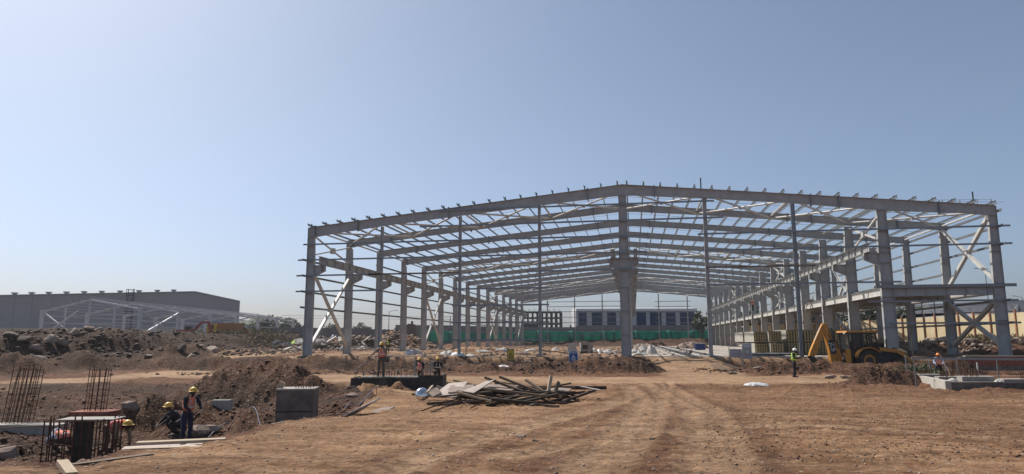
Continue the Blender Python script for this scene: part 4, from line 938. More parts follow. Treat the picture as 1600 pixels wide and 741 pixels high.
for gx0, n_, zz, yy in ((1.5, 6, RT+.22, .85), (3.75, 7, RT+.13, .3), (1.8, 6, RT+.12, 5.0), (1.6, 6, RT+.10, 2.9)):
    for i in range(n_):
        MB().tube([(gx0+i*.13, yy+.05*(i % 2), zz), (gx0+i*.13, yy+.05*(i % 2), zz+.28)], .024, 6).tube([(gx0+i*.13, yy+.05*(i % 2), zz+.2), (gx0+i*.13, yy+.05*(i % 2), zz+.25)], .042, 6).obj('anchor_bolt', M['rebar'], e)
for xx, yy, hh, m in ((1.9, 6.4, 1.1, 'galv'), (2.6, 5.4, .8, 'galv_dark'), (1.9, 2.9, .75, 'galv_dark'), (1.5, 1.4, .45, 'rebar'), (2.85, 1.9, .85, 'sheetwhite')):
    MB().tube([(xx, yy, .0), (xx-.02, yy, .25+hh)], .035 if m != 'rebar' else .012, 6).obj('stake', M[m], e)
for k, (xx, yy) in enumerate(((.7, .9), (2.6, .6))):
    o = blob('cement_bag', (x0+xx, y0+yy+.1, -.72+RT-.03), .24, .18, .2, M['white'], 130+k, ['small grey white bag on the strip foundation, left of the pedestal', 'small grey white bag on the strip foundation, right of the pedestal'][k], 'bag', n=12)
# long rail across, held up by stakes
a, b = pt(1424, 560, 34), pt(1640, 562, 34); 
o = MB().bar(a, b, .06, .1).obj('steel_rail', M['galv_dark']); tag(o, 'long level steel rail spanning above the right foundation', 'rail')
for t, px in ((0.02, 1427), (.33, 1500), (.62, 1560), (.98, 1636)):
    q = a.lerp(b, t); zb = h1(q.x, q.y); s_ = MB().tube([(q.x, q.y+.05, zb-.1), (q.x, q.y+.05, q.z-.05)], .03, 6).obj('rail_prop', M['galv_dark']); s_.parent = o
# red brick wall
xw, yw = gx(1500, 45, 575); e = empty('brick_wall', (xw, yw, h1(xw, yw)), rad(6), 'low unfinished red brick wall at the right edge', 'brick wall')
bk = MB().box(0, 0, 0, .355, .3, .128).mesh('brick', M['brick'])
MB().box(.1, .02, -.3, 7.9, .28, .58).obj('mortar_core', M['conc_dk'], e)
for r_ in range(4):
    for c_ in range(21):
        x = c_*.38+(r_ % 2)*.19-(.1 if r_ % 2 else 0)
        if r_ == 3 and c_ < 1: continue
        link('brick', bk, e, (x, random.uniform(-.03, .02), r_*.15))
cp = MB().box(.4, -.02, .6, 8.0, .32, .66).obj('cap', M['conc'], e)

# ------------------------------------------------------------------ timber heap, boards
def plank(a, b, w_, h_, m, label, name='plank', group=None, cat='timber'):
    a = Vector(a); b = Vector(b); c = (a+b)/2; d = b-a; L_ = d.length
    o = MB().box(-L_/2, -w_/2, -h_/2, L_/2, w_/2, h_/2).obj(name, M[m]); o.location = c
    o.rotation_mode = 'QUATERNION'; q = Vector((1, 0, 0)).rotation_difference(d.normalized()); o.rotation_quaternion = q
    return tag(o, label, cat, group)
def P3(px, py, d): return pt(px, py, d)
def scr(px, py, z): return onz(px, py, z)
# boards are laid from pixel corners on the ground: pa, pb with lift
def lay(px0, py0, z0, px1, py1, z1, w_, h_, m, label, name='plank', group=None):
    return plank(scr(px0, py0, z0), scr(px1, py1, z1), w_, h_, m, label, name, group)
G = 'timber and props in the long heap'
hz = lambda px, d: gp(px, d, 620).z
def heap(px0, py0, d0, px1, py1, d1, w_, h_, m, label, name='plank'):
    return plank(pt(px0, py0, d0), pt(px1, py1, d1), w_, h_, m, label, name, G)
random.seed(8)
def heap_piece(k, px, d, ln, lift, w_, h_, m, label):
    zg_ = gp(px, d, 620).z+lift
    a = Vector((*gx(px-ln/2, d+random.uniform(-1.9, 1.9)), zg_+random.choice([-.1, .0, .08, .18]))); b = Vector((*gx(px+ln/2, d+random.uniform(-1.9, 1.9)), zg_+random.uniform(-.2, .12)))
    for q_ in (a, b): q_.z = max(q_.z, h1(q_.x, q_.y)+.04)
    plank(a, b, w_, h_, m, label, 'plank', G)
kinds = [('wood', 'near black prop'), ('wood', 'dark squared batten'), ('wood_m', 'brown prop')]
rowsn = ['front row, low', 'middle row', 'back row']
cols = ['under the grey boards', 'right of the grey boards', 'below the crossing props', 'below the upright board']
for ci, px in enumerate((712, 752, 795, 838)):
    for ri, d in enumerate((21.4, 22.6, 23.8)):
        for ki, (m, kn) in enumerate(kinds):
            heap_piece(0, px+random.uniform(-12, 12), d+random.uniform(-.3, .3), random.uniform(45, 120), (.06+.11*ki+.10*ri)*(1-abs(px-790)/260), random.uniform(.06, .11), random.uniform(.04, .08), m, kn+' '+cols[ci]+' in the timber heap, '+rowsn[ri])
for k in range(6): heap_piece(0, random.uniform(855, 905), random.uniform(22.7, 24), random.uniform(25, 70), random.uniform(.05, .22), .09, .08, ['wood', 'wood_m'][k % 2], ['short black offcut leaning left', 'short brown offcut lying flat', 'short black offcut on top', 'thin brown offcut at the tip', 'stubby black offcut at the back', 'brown offcut poking forward'][k]+' at the right end of the timber heap')
heap(758, 590, 23, 870, 632, 21.8, .11, .08, 'wood_m', 'long brown prop slanting down to the right across the heap')
heap(781, 589, 23.4, 845, 614, 22.4, .11, .08, 'wood_m', 'long prop crossing the heap top, right of the slanting one')
heap(822, 594, 23.2, 858, 618, 22.2, .11, .07, 'wood_m', 'brown batten slanting down just left of the upright board')
heap(861, 588, 23.1, 857, 612, 22.6, .12, .05, 'wood_l', 'short pale board standing upright near the heap end')
heap(873, 597, 23, 866, 617, 22.5, .12, .05, 'wood_m', 'short leaning board right of the pale upright one')
heap(860, 605, 23.4, 892, 599, 23.6, .07, .06, 'wood_m', 'thin stick pointing up right at the heap end')
heap(762, 634, 20.3, 812, 618, 21.8, .13, .1, 'wood', 'round ended dark beam at the front of the heap')
heap(796, 628, 20.8, 868, 613, 22.0, .1, .08, 'wood_m', 'brown batten along the front right of the heap')
heap(806, 631, 20.6, 872, 616, 21.8, .1, .07, 'wood', 'dark batten along the front, below the brown one')
heap(700, 610, 22.5, 800, 612, 22, .12, .09, 'wood', 'dark beam under the grey boards')
heap(685, 620, 21.5, 770, 612, 21.9, .14, .06, 'wood_m', 'long low board at the left foot of the heap')
heap(835, 606, 24, 947, 606, 24.4, .14, .12, 'wood', 'long dark beam reaching out of the heap to the right')
heap(900, 614, 22.3, 800, 612, 22.3, .1, .08, 'wood', 'dark batten low at the right of the heap')
heap(908, 604, 23.8, 938, 610, 23.2, .16, .03, 'ply', 'pale narrow board lying on the outreaching beam')
for k, (a, b, c_, d_) in enumerate([(645, 647, 720, 622), (672, 645, 745, 618), (690, 637, 760, 625), (735, 633, 706, 622), (735, 638, 760, 628)]):
    z_ = -.36; o = MB().tube([scr(a, b, z_), scr((a+c_)/2, (b+d_)/2-1, z_+.05), scr(c_, d_, z_+.12)], .018, 5).obj('steel_rod', M['rebar'])
    tag(o, ['longest thin rod trailing left from the heap', 'second thin rod trailing left from the heap', 'thin rod below the front boards', 'short bent rod before the heap', 'short rod pointing at the dark beam'][k], 'rod')
# plywood boards
def board(corners, th, m, label, name='plywood_board', group='plywood boards on the yard'):
    c = [Vector(q) for q in corners]; n_ = (c[1]-c[0]).cross(c[3]-c[0]).normalized()
    if n_.z < 0: n_ = -n_
    o_ = sum(c, Vector())/4; mb = MB(); v = [q-o_ for q in c]+[q-o_-n_*th for q in c]
    mb.add(v, [(0, 1, 2, 3), (7, 6, 5, 4), (0, 4, 5, 1), (1, 5, 6, 2), (2, 6, 7, 3), (3, 7, 4, 0)]); return tag(mb.obj(name, M[m], None, loc=o_), label, 'board', group)
def quad(pts): return [pt(*q) for q in pts]
board(quad([(673, 620, 21.8), (713, 621, 21.6), (731, 596, 23.2), (701, 599, 23.2)]), .03, 'ply', 'pale grey plywood board at the left end of the timber heap')
board(quad([(700, 613, 22.0), (736, 612, 22.0), (741, 601, 22.9), (704, 602, 22.9)]), .03, 'ply_dk', 'brownish plywood board between the two pale ones')
board(quad([(723, 611, 21.8), (740, 614, 21.6), (775, 592, 22.9), (760, 596, 22.9)]), .03, 'ply', 'pale narrow plywood board leaning up to the right on the heap')
board(quad([(667, 612, 21.8), (676, 620, 21.5), (690, 613, 22.0), (683, 605, 22.3)]), .03, 'ply_dk', 'small brown board beside the steel bowl')
board([scr(534, 650, -.3), scr(545, 652, -.42), scr(594, 621, .0), scr(585, 626, -.05)], .03, 'ply', 'long pale board lying tilted at the pit edge')
board([scr(545, 655, -.43), scr(586, 652, -.43), scr(617, 635, -.35), scr(596, 637, -.35)], .03, 'ply_dk', 'brown plywood board flat beside the long pale one')
board([pt(742, 606, 22.6), pt(800, 610, 22.2), pt(812, 602, 23.2), pt(756, 600, 23.4)], .03, 'ply_dk', 'dark brown sheet lying flat under the crossing props')
board([pt(850, 612, 22.5), pt(884, 616, 22.2), pt(893, 607, 23.2), pt(862, 605, 23.4)], .03, 'ply_dk', 'brown sheet near the right end of the heap')
# steel bowl
p = pt(661, 615, 21.6); e = empty('steel_bowl', p, rad(10), 'shiny round steel bowl lying on its side by the timber heap', 'bowl')
mb = MB(); n1 = 7
for i in range(n1+1):
    t = math.pi/2*i/n1
    for j in range(18): a = 2*math.pi*j/18; mb.v.append((.22*math.sin(t)*math.cos(a), -.12+.14*math.cos(t)*1.0, .22*math.sin(t)*math.sin(a)))
for i in range(n1):
    for j in range(18): mb.f.append((i*18+j, i*18+(j+1) % 18, (i+1)*18+(j+1) % 18, (i+1)*18+j)); mb.mi.append(0)
chrome = mat('shiny steel', (.7, .7, .7), .15, 1.0); o = mb.obj('shell', chrome, e, True); o.rotation_euler = (rad(20), 0, rad(200)); o = MB().tube([(.22*math.cos(a), -.12, .22*math.sin(a)) for a in [i*math.pi/9 for i in range(19)]], .012, 5).obj('rim', chrome, e); o.rotation_euler = (rad(20), 0, rad(200))
heap(668, 613, 21.3, 676, 603, 21.8, .07, .05, 'wood_l', 'short pale stick beside the steel bowl')
# boards at the near pit edge
def flatboard(px0, py0, px1, py1, w_, h_, z, m, l, z1=None): return plank(scr(px0, py0, z), scr(px1, py1, z1 if z1 is not None else z), w_, h_, m, l, 'plank', 'planks at the near edge of the pit')
flatboard(214, 693, 352, 687, .2, .05, -.18, 'wood_l', 'upper pale plank lying across the near pit edge')
flatboard(192, 702, 330, 695, .34, .04, -.22, 'ply', 'wide pale board below the upper plank at the pit edge')
flatboard(205, 703, 325, 699, .12, .05, -.22, 'wood_l', 'narrow pale plank along the front of the wide board')
flatboard(112, 728, 237, 711, .13, .05, -.17, 'wood_m', 'long brown plank lying left of the wide board')
flatboard(116, 733, 220, 720, .1, .04, -.19, 'wood_l', 'thin pale plank parallel to the long brown one')
flatboard(97, 722, 112, 742, .13, .06, -.05, 'wood_l', 'short pale block pointing at the viewer, lower left', z1=-.12)
for k, (a, b, c_, d_, l) in enumerate([(405, 668, 447, 659, 'upper of two pale pipes lying behind the pit edge'), (410, 673, 460, 661, 'lower of two pale pipes lying behind the pit edge')]):
    o = MB().tube([scr(a, b, -.5), scr(c_, d_, -.45)], .03, 8).obj('pipe', M['conc']); tag(o, l, 'pipe')
for k in range(6):
    px = 375+k*11; p = gp(px, 17.6+.25*(k % 3), 672, .06); q = gp(px+22, 17.9+.2*(k % 2), 672, .12); plank(p, q, .09, .07, 'wood', ['dark short prop, first from left behind the pit edge', 'dark short prop, second from left behind the pit edge', 'dark short prop, third from left behind the pit edge', 'dark short prop, third from right behind the pit edge', 'dark short prop, second from right behind the pit edge', 'dark short prop, nearest the two pale pipes'][k], 'prop', 'short dark props behind the pit edge')
# hoses
def hose(pts, r, m, l): return tag(MB().tube(pts, r, 6).obj('hose', M[m]), l, 'hose')
def curve(pts, n=10):
    pts = [Vector(p) for p in pts]; out = []
    for i in range(len(pts)-1):
        p0, p1, p2, p3 = pts[max(i-1, 0)], pts[i], pts[i+1], pts[min(i+2, len(pts)-1)]
        for k in range(n):
            t = k/n; out.append(.5*((2*p1)+(-p0+p2)*t+(2*p0-5*p1+4*p2-p3)*t*t+(-p0+3*p1-3*p2+p3)*t*t*t))
    return out+[pts[-1]]
hose(curve([gp(300, 20.6, 670, .05), gp(325, 21.0, 660, .06), gp(345, 22, 650, .1), gp(372, 22.6, 645, .12), gp(395, 22.4, 650, .08), gp(410, 21, 660, .05), gp(432, 20, 660, .05)]), .014, 'hose', 'grey hose looping through the pit to the pedestal')
hose(curve([gp(493, 19, 655, .05), gp(520, 20, 648, .05), gp(545, 22, 640, .05), gp(560, 24, 632, .06), gp(590, 28, 622, .1), gp(608, 31, 615, .1), pt(616, 600, 34.6), pt(621, 589, 35.2)]), .017, 'hose', 'pale hose running up onto the black shuttered foundation')
# small concrete blocks in the pit
p = gp(347, 24.2, 635, .35); tag(MB().box(-.31, -.18, -.35, .31, .18, -.02).box(-.31, -.09, -.02, .31, .09, .0).obj('concrete_block', M['conc'], None, loc=p, rz=rad(12)), 'grey concrete block on the heap right of the standing worker', 'concrete block')
p = gp(378, 22.8, 640, .1); tag(MB().box(-.3, -.2, 0, .3, .2, .02).obj('white_board', M['sheetwhite'], None, loc=p, rz=rad(15)), 'small white board lying above the pit rim', 'board')
# boulders
rock(332, 68, .85, 'rock_lt', 'big rounded pink grey boulder alone beside the dirt track', 1, .0, (1, .8, 1.15), rz=.3)
for px, d, s, k, l, sc_ in [(75, 62, 1.7, 'rock_lt', 'pale slab shaped boulder leaning in the heap at far left', (1, .6, .9)), (55, 60, 1.5, 'rock', 'brown wedge boulder left of the leaning pale slab', (1, .7, .9)), (95, 63, 1.6, 'rock', 'brown boulder right of the pale slab', (.8, .7, 1)),
        (35, 60, 1.4, 'rock_dk', 'dark flat boulder near the left end of the rock heap', (1.4, .8, .6)), (12, 60, 1.5, 'rock_dk', 'dark boulder touching the left edge of the picture', (1.2, .8, .8)), (28, 57, 1.0, 'rock_lt', 'low pale boulder at the foot of the rock heap', (1.5, .8, .5)),
        (60, 57.5, 1.3, 'rock_lt', 'long pale boulder below the wedge boulder', (1.7, .8, .45)), (48, 56, 1.1, 'rock', 'brown rounded boulder under the long pale one', (1.3, .9, .5)), (112, 66, 1.4, 'rock_lt', 'pinkish triangular boulder at the right of the heap', (.9, .7, 1.0)),
        (135, 68, 1.3, 'rock', 'squat brown boulder on top of the bank', (1.1, .8, .6)), (150, 70, .9, 'rock_lt', 'small pale boulder on the bank crest', (1, .8, .8)), (85, 60, 1.2, 'rock_dk', 'dark boulder below the leaning slab', (1.3, .9, .6)),
        (270, 61, 1.1, 'rock_dk', 'dark flat boulder near the track, left one', (1.5, .8, .6)), (298, 63, 1.0, 'rock_lt', 'pale flat faced boulder by the track', (.9, .8, .8)), (283, 64, 1.1, 'rock_dk', 'dark upright boulder between the flat ones', (.9, .7, 1.1)), (313, 66, .7, 'rock', 'small brown boulder left of the big rounded one', (1.1, .8, .7)), (232, 62, .8, 'rock', 'low brown boulder at the foot of the bank', (1.3, .8, .6)),
        (248, 59, .55, 'rock_lt', 'small pale stone by the track edge', (1.2, .8, .6))]:
    rock(px, d, s*.6, k, l, random.randint(0, 3), .1, sc_, rz=random.uniform(-.4, .4))
for px, d, s, k, l, sc_ in [(315, 21.5, .5, 'rock', 'rounded grey rock beside the standing worker', (1.2, .8, .8)), (330, 21.8, .42, 'rock_lt', 'pale rock right of the rounded grey one', (1.3, .8, .6)), (207, 25, .45, 'rock', 'brown rock at the left of the dark one', (.8, .8, 1.2)),
        (550, 26.5, .3, 'rock', 'brown stone left of the soil heap by the foundation', (1.3, .9, .7)), (15, 18.5, .5, 'rock', 'rounded stone at the bottom left of the pit', (1.3, .9, .7)), (345, 19, .3, 'rock', 'squarish stone below the hose', (1.1, .9, .9)), (140, 16.6, .28, 'rock_lt', 'tan stone leaning inside the dense cage', (.8, .6, 1.4)),
        (815, 12.2, .09, 'rock_lt', 'largest pale stone on the open yard', (1.2, .9, .8)), (835, 11.8, .06, 'rock_lt', 'flat pale stone right of the largest one', (1.5, .9, .5)), (830, 20.2, .12, 'rock_dk', 'small dark stone in front of the timber heap', (1.1, .9, .8)), (1016, 11.8, .05, 'rock_dk', 'small black stone on the wheel track', (1.5, .9, .6)), (1300, 40, .3, 'rock_lt', 'pale lump of concrete left of the digger', (1.6, .8, .6)), (1320, 40, .26, 'rock_lt', 'second pale lump nearer the digger wheel', (1.4, .8, .7)), (1144, 45, .3, 'rock_lt', 'pale stone by the soil bank left of the surveyor', (1.4, .8, .6)),
        (1188, 47, .3, 'rock_lt', 'pale slab on the bank left of the surveyor', (1.6, .9, .5)), (1340, 88, 1.3, 'rock', 'brown boulder on the bank behind the digger', (1.2, .8, .9)), (1395, 83, 1.3, 'rock_lt', 'pale boulder behind the front loader', (1.2, .7, .9)), (1450, 82, 1.0, 'rock_lt', 'pale boulder behind the red vested worker', (.8, .7, 1)), (1480, 80, 1.3, 'rock_lt', 'long pale sloping boulder between right columns', (1.9, .7, .6)), (1520, 78, 1.2, 'rock', 'dark brown boulder beside the corner column', (1.2, .8, .7)), (1590, 72, 1.1, 'rock_lt', 'pale boulder right of the corner column', (1.2, .8, .7)),
        (1560, 74, .9, 'rock', 'brown boulder behind the corner column', (1.3, .8, .6))]:
    rock(px, d, s, k, l, random.randint(0, 3), .12, sc_, rz=random.uniform(-.4, .4), py=600 if d < 50 else 545)

# ------------------------------------------------------------------ people placed
person((*gx(595, 35.6, 587), -.34), face(5), 'hose', 'worker in orange vest standing on the black foundation, arm out with a hose', 'orange', 'helmet', 'khaki', 'tan_cloth')
for px, d, l, v, pz in [(657, 38.4, 'worker in red vest behind the black foundation, left of two', 'pink', 'reach'), (683, 39, 'worker half hidden behind the black foundation, right of two', 'dark_cloth', 'reach')]:
    p = gp(px, d, 585); person((p.x, p.y, min(p.z, -1.1)), face(-10 if px < 670 else 15), pz, l, v, 'helmet', 'dark_cloth', 'dark_cloth')
p = gp(291, 20.9, 670); person((p.x, p.y, -1.58), face(60), 'reach', 'worker in dark shirt and orange straps standing in the pit, yellow helmet', 'orange', 'helmet', 'navy', 'dark_cloth')
p = gp(281, 21.6, 670); person((p.x, p.y, p.z), face(-50), 'crouch', 'worker crouching in the pit behind the standing one, yellow helmet', 'dark_cloth', 'helmet', 'dark_cloth', 'dark_cloth')
p = gp(168, 18.7, 690); person((p.x, p.y, p.z), face(75), 'bend', 'worker bending down behind the dense rebar cage, pale sleeves and yellow helmet', 'pink', 'helmet', 'khaki', 'tan_cloth')
p = gp(102, 18.6, 700); person((p.x, p.y, p.z), face(-120), 'stoop', 'worker in red vest crouching behind the left side of the dense cage', 'orange', 'helmet_w', 'dark_cloth', 'blue_cloth')
p = gp(1242, 41.6, 588); person((p.x, p.y, p.z), face(60), 'write', 'surveyor in lime vest and white helmet standing on the dirt road', 'lime', 'helmet_w', 'dark_cloth', 'dark_cloth')
p = gp(1467, 42.5, 578); person((p.x, p.y, -1.02), face(-25), 'reach', 'worker in red vest and orange helmet behind the right foundation', 'pink', 'helmet_o', 'dark_cloth', 'blue_cloth')
q = pt(1478, 557, 40.5); tag(MB().tube([pt(1470, 556, 42), pt(1487, 590, 36.5)], .018, 6).obj('pole', M['wood_m']), 'thin pole held by the red vested worker at right', 'pole')
p = gp(606, 84, 545); person((p.x, p.y, p.z), face(0), 'stand', 'tiny distant worker in lime vest inside the frame at left', 'lime', 'helmet', 'dark_cloth', 'dark_cloth', detail=False)
x, y = gx(1176, 112, 480); person((x, y, 6.17), face(40), 'stand', 'tiny distant worker in red standing on the mezzanine floor', 'pink', 'helmet_o', 'dark_cloth', 'redmc', detail=False)
# hose jet held by the standing worker
hose(curve([(fx-1.15, fy+.2, .75), (fx-1.45, fy-.15, .62), (fx-1.9, fy-.5, .35), (fx-2.15, fy-.8, 0.05), (fx-2.3, fy-.9, -.5), (fx-2.6, fy-1.2, -.9)]), .018, 'hose', 'thin hose hanging from the outstretched hand of the worker on the foundation')

# ------------------------------------------------------------------ backhoe loader
xb_, yb_ = gx(1349, 50.5, 578); zb_ = h1(xb_, yb_)
J = empty('backhoe_loader', (xb_, yb_, -.78), rad(10), 'yellow and black backhoe loader parked with its digging arm folded at left', 'backhoe loader')
def wheel(x, y, r, w_):
    t = MB(); n = 28; prof = [(r*.58, -w_/2), (r*.9, -w_/2), (r, -w_*.36), (r, w_*.36), (r*.9, w_/2), (r*.58, w_/2)]
    for j in range(n):
        a = 2*math.pi*j/n
        for rr, yy in prof: t.v.append((x+rr*math.cos(a), y+yy, r+rr*math.sin(a)))
    k = len(prof)
    for j in range(n):
        for i in range(k-1): t.f.append((j*k+i, ((j+1) % n)*k+i, ((j+1) % n)*k+i+1, j*k+i+1)); t.mi.append(0)
    for j in range(20):
        a = 2*math.pi*j/20; c_, s_ = math.cos(a), math.sin(a)
        for sg_ in (-1, 1): t.bar((x+(r+.01)*c_, y, r+(r+.01)*s_), (x+(r+.01)*math.cos(a+.12), y+sg_*w_*.45, r+(r+.01)*math.sin(a+.12)), .06, .05, up=(c_, 0, s_))
    wo_ = t.obj('wheel', M['tyre'], J)
    rm = MB()
    for yy in (-w_*.3, w_*.3):
        rm.tube([(x, y+yy-.02, r), (x, y+yy+.02, r)], r*.6, 20)
    rm.tube([(x, y-w_*.48, r), (x, y+w_*.48, r)], r*.2, 12); rm.obj('rim', M['yellow'], wo_)
    hb_ = MB().tube([(x, y-w_*.5, r), (x, y-w_*.44, r)], r*.34, 14).obj('hub', M['black'], wo_)
for s in (-1, 1): wheel(0, s*.85, .78, .45); wheel(2.25, s*.8, .48, .32)
MB().box(-1.2, -.55, .55, 2.9, .55, 1.05).obj('chassis', M['black'], J)
# cab
cabz0, cabz1 = 1.0, 2.78
cb = MB()
for x0, x1 in ((-1.18, -1.30), (.98, .72)):
    for s in (-1, 1): cb.bar((x0, s*.72, cabz0), (x1, s*.68, cabz1), .09, .09, up=(1, 0, 0))
for s in (-1, 1):
    cb.bar((-.28, s*.73, cabz0), (-.3, s*.69, cabz1), .08, .08, up=(1, 0, 0)); cb.bar((-1.18, s*.73, 1.08), (1.0, s*.73, 1.08), .06, .2); cb.bar((-1.3, s*.69, cabz1-.04), (.74, s*.69, cabz1-.04), .06, .1); cb.bar((.3, s*.71, 1.1), (.25, s*.7, cabz1), .05, .05, up=(1, 0, 0))
for x0, zz in ((-1.18, 1.08), (.98, 1.08), (-1.3, cabz1-.04), (.73, cabz1-.04)): cb.bar((x0, -.72, zz), (x0, .72, zz), .08, .12)
cb.box(-1.15, -.7, 1.0, .95, .7, 1.12); cb.obj('cab_frame', M['black'], J)
g = MB()
for s in (-1, 1): g.prism([(-1.2, 1.15), (.96, 1.15), (.74, 2.72), (-1.27, 2.72)], 'y', s*.7-.006, s*.7+.006)
g.bar((.94, 0, 1.2), (.74, 0, 2.7), 1.3, .012, up=(1, 0, 0)); g.bar((-1.2, 0, 1.2), (-1.28, 0, 2.7), 1.3, .012, up=(1, 0, 0))
glass = bpy.data.materials.new('window glass'); glass.use_nodes = True; bb = glass.node_tree.nodes['Principled BSDF']; bb.inputs['Base Color'].default_value = (.02, .025, .03, 1); bb.inputs['Roughness'].default_value = .06; bb.inputs['Alpha'].default_value = .42
g.obj('window', glass, J)
MB().box(-.75, -.25, 1.12, -.25, .25, 1.6).box(-.85, -.25, 1.6, -.7, .25, 2.15).obj('seat', M['black'], J)
MB().tube([(.3, 0, 1.1), (.1, 0, 1.75)], .03, 6).tube([(.1+.17*math.cos(a)*.35, .17*math.sin(a), 1.76+.12*math.cos(a)) for a in [i*math.pi/8 for i in range(17)]], .018, 5).obj('steering_wheel', M['black'], J)
MB().prism([(-1.45, 2.80), (-1.4, 2.93), (.75, 2.97), (.9, 2.90), (.9, 2.80)], 'y', -.8, .8).obj('roof', M['yellow'], J)
MB().box(.84, -.6, 2.70, .92, -.35, 2.8).box(.84, .35, 2.70, .92, .6, 2.8).box(-1.5, -.6, 2.70, -1.42, -.4, 2.8).obj('work_light', M['sign_w'], J)
for s in (-1, 1):
    fd = MB(); pts_ = [(math.cos(a)*.95-.0, math.sin(a)*.93+.78) for a in [math.pi*(.93-i*.09) for i in range(9)]]
    for a, b in zip(pts_[:-1], pts_[1:]): fd.bar((a[0], s*.88, a[1]), (b[0], s*.88, b[1]), .5, .06)
    fd.obj('fender', M['yellow'], J)
MB().prism([(.95, 1.38), (.98, 1.72), (2.2, 1.6), (3.0, 1.35), (3.02, 1.15)], 'y', -.45, .45).obj('hood', M['yellow'], J)
MB().prism([(.95, .5), (.95, 1.376), (3.02, 1.146), (3.05, .6)], 'y', -.44, .44).obj('engine_side', M['black'], J)
MB().box(-.9, -.9, .5, .85, -.72, .98).box(.75, -.9, .35, 1.5, -.5, 1.0).obj('step_and_tank', M['black'], J)
MB().tube([(-1.3, -.3, 1.3), (-1.7, -.25, 1.75), (-2.1, -.2, 2.2), (-2.4, -.2, 2.9)], .03, 6).tube([(-1.3, -.15, 1.3), (-1.75, -.2, 1.6), (-2.2, -.2, 2.0), (-2.5, -.2, 2.7)], .03, 6).obj('hydraulic_hose', M['black'], J)
MB().prism([(1.2, 1.1), (1.25, 1.45), (2.3, 1.4), (2.6, 1.1)], 'y', -.462, -.452).box(3.05, -.35, .9, 3.07, .35, 1.3).obj('grille', M['black'], J)
MB().tube([(1.7, -.3, 1.6), (1.7, -.3, 2.35)], .05, 8).obj('exhaust', M['black'], J)
for s in (-1, 1):
    am = MB(); am.bar((.9, s*.62, 1.6), (2.3, s*.62, 1.45), .12, .26); am.bar((2.3, s*.62, 1.45), (3.9, s*.62, .35), .12, .26, h2=.2); am.obj('loader_arm', M['yellow'], J)
    MB().tube([(1.3, s*.62, .95), (2.2, s*.62, 1.25)], .06, 8).tube([(2.2, s*.62, 1.25), (2.9, s*.62, 1.0)], .035, 8).bar((2.0, s*.55, 1.7), (3.4, s*.55, .95), .06, .12).obj('loader_cylinder', M['black'], J)
bk_ = MB().prism([(3.75, .75), (3.85, .1), (4.7, .02), (4.72, .08), (4.0, .2), (3.95, .72)], 'y', -1.1, 1.1).prism([(3.75, .75), (3.85, .1), (4.7, .02), (3.95, .72)], 'y', -1.13, -1.101).prism([(3.75, .75), (3.85, .1), (4.7, .02), (3.95, .72)], 'y', 1.101, 1.13); bk_.obj('front_bucket', M['black'], J)
# backhoe
MB().box(-1.45, -1.0, .5, -1.25, 1.0, .85).obj('rear_frame', M['black'], J)
for s in (-1, 1):
    MB().box(-1.62, s*.95-.13, .25, -1.36, s*.95+.13, 1.55).obj('stabiliser', M['yellow'], J); MB().box(-1.72, s*.95-.2, .08, -1.3, s*.95+.2, .14).tube([(-1.5, s*.95, .1), (-1.5, s*.95, .4)], .05, 6).obj('stabiliser_foot', M['black'], J)
MB().box(-2.0, -.22, .45, -1.62, .22, 1.3).tube([(-1.85, 0, .3), (-1.85, 0, 1.4)], .12, 10).obj('king_post', M['yellow'], J)
def jx(px, py): return ((px-1349)/21.07, (578-py)/21.07)
def plate(ptsL, y0, y1): return MB().prism([jx(*q) for q in ptsL], 'y', y0, y1)
plate([(1296, 507), (1290, 512), (1291, 520), (1296, 545), (1298, 562), (1301, 573), (1306, 571), (1308, 562), (1313, 549), (1310, 540), (1301, 524), (1297, 513)], -.18, .18).obj('boom', M['yellow'], J)
MB().bar((jx(1303, 512)[0], 0, jx(1303, 512)[1]), (jx(1312, 548)[0], 0, jx(1312, 548)[1]), .12, .1).tube([(jx(1298, 511)[0], 0, jx(1298, 511)[1]), (jx(1306, 530)[0], 0, jx(1306, 530)[1])], .04, 8).obj('boom_cylinder', M['black'], J)
plate([(1289, 505), (1296, 504), (1297, 512), (1288, 524), (1277, 551), (1271, 558), (1265, 555), (1268, 546), (1282, 518)], -.14, .14).obj('dipper_arm', M['yellow'], J)
MB().tube([(jx(1286, 512)[0], -.0, jx(1286, 512)[1]), (jx(1276, 532)[0], 0, jx(1276, 532)[1])], .07, 8).tube([(jx(1276, 532)[0], 0, jx(1276, 532)[1]), (jx(1267, 552)[0], 0, jx(1267, 552)[1])], .04, 8).obj('dipper_cylinder', M['galv'], J)
bk2 = plate([(1265, 555), (1271, 556), (1277, 562), (1276, 573), (1270, 574), (1272, 566)], -.3, .3)
for k in range(4): yy = -.26+k*.17; bk2.bar((jx(1271, 573)[0], yy, jx(1271, 573)[1]), (jx(1268, 578)[0], yy, jx(1268, 578)[1]), .05, .05, w2=.02)
bk2.obj('digging_bucket', M['black'], J)
def text(s, size, m, parent, loc, rot, name='lettering'):
    cu = bpy.data.curves.new('txt', 'FONT'); cu.body = s; cu.size = size; cu.extrude = .004; cu.align_x = 'CENTER'; cu.align_y = 'CENTER'
    t = bpy.data.objects.new('txt', cu); col.objects.link(t); dg = bpy.context.evaluated_depsgraph_get(); me = bpy.data.meshes.new_from_object(t.evaluated_get(dg)); bpy.data.objects.remove(t)
    me.materials.clear(); me.materials.append(m); o = link(name, me, parent, loc); o.rotation_euler = rot; return o
cx_, cz_ = jx(1301.5, 541)
lp = MB().prism([(-.52, -.21), (.52, -.21), (.52, .21), (-.52, .21)], 'y', -.004, .004).obj('logo_plate', M['black'], J); lp.location = (cx_, -.186, cz_); lp.rotation_euler = (0, rad(80), 0)
text('JCB', .44, M['sign_w'], J, (cx_, -.195, cz_), (rad(90), rad(80), 0))

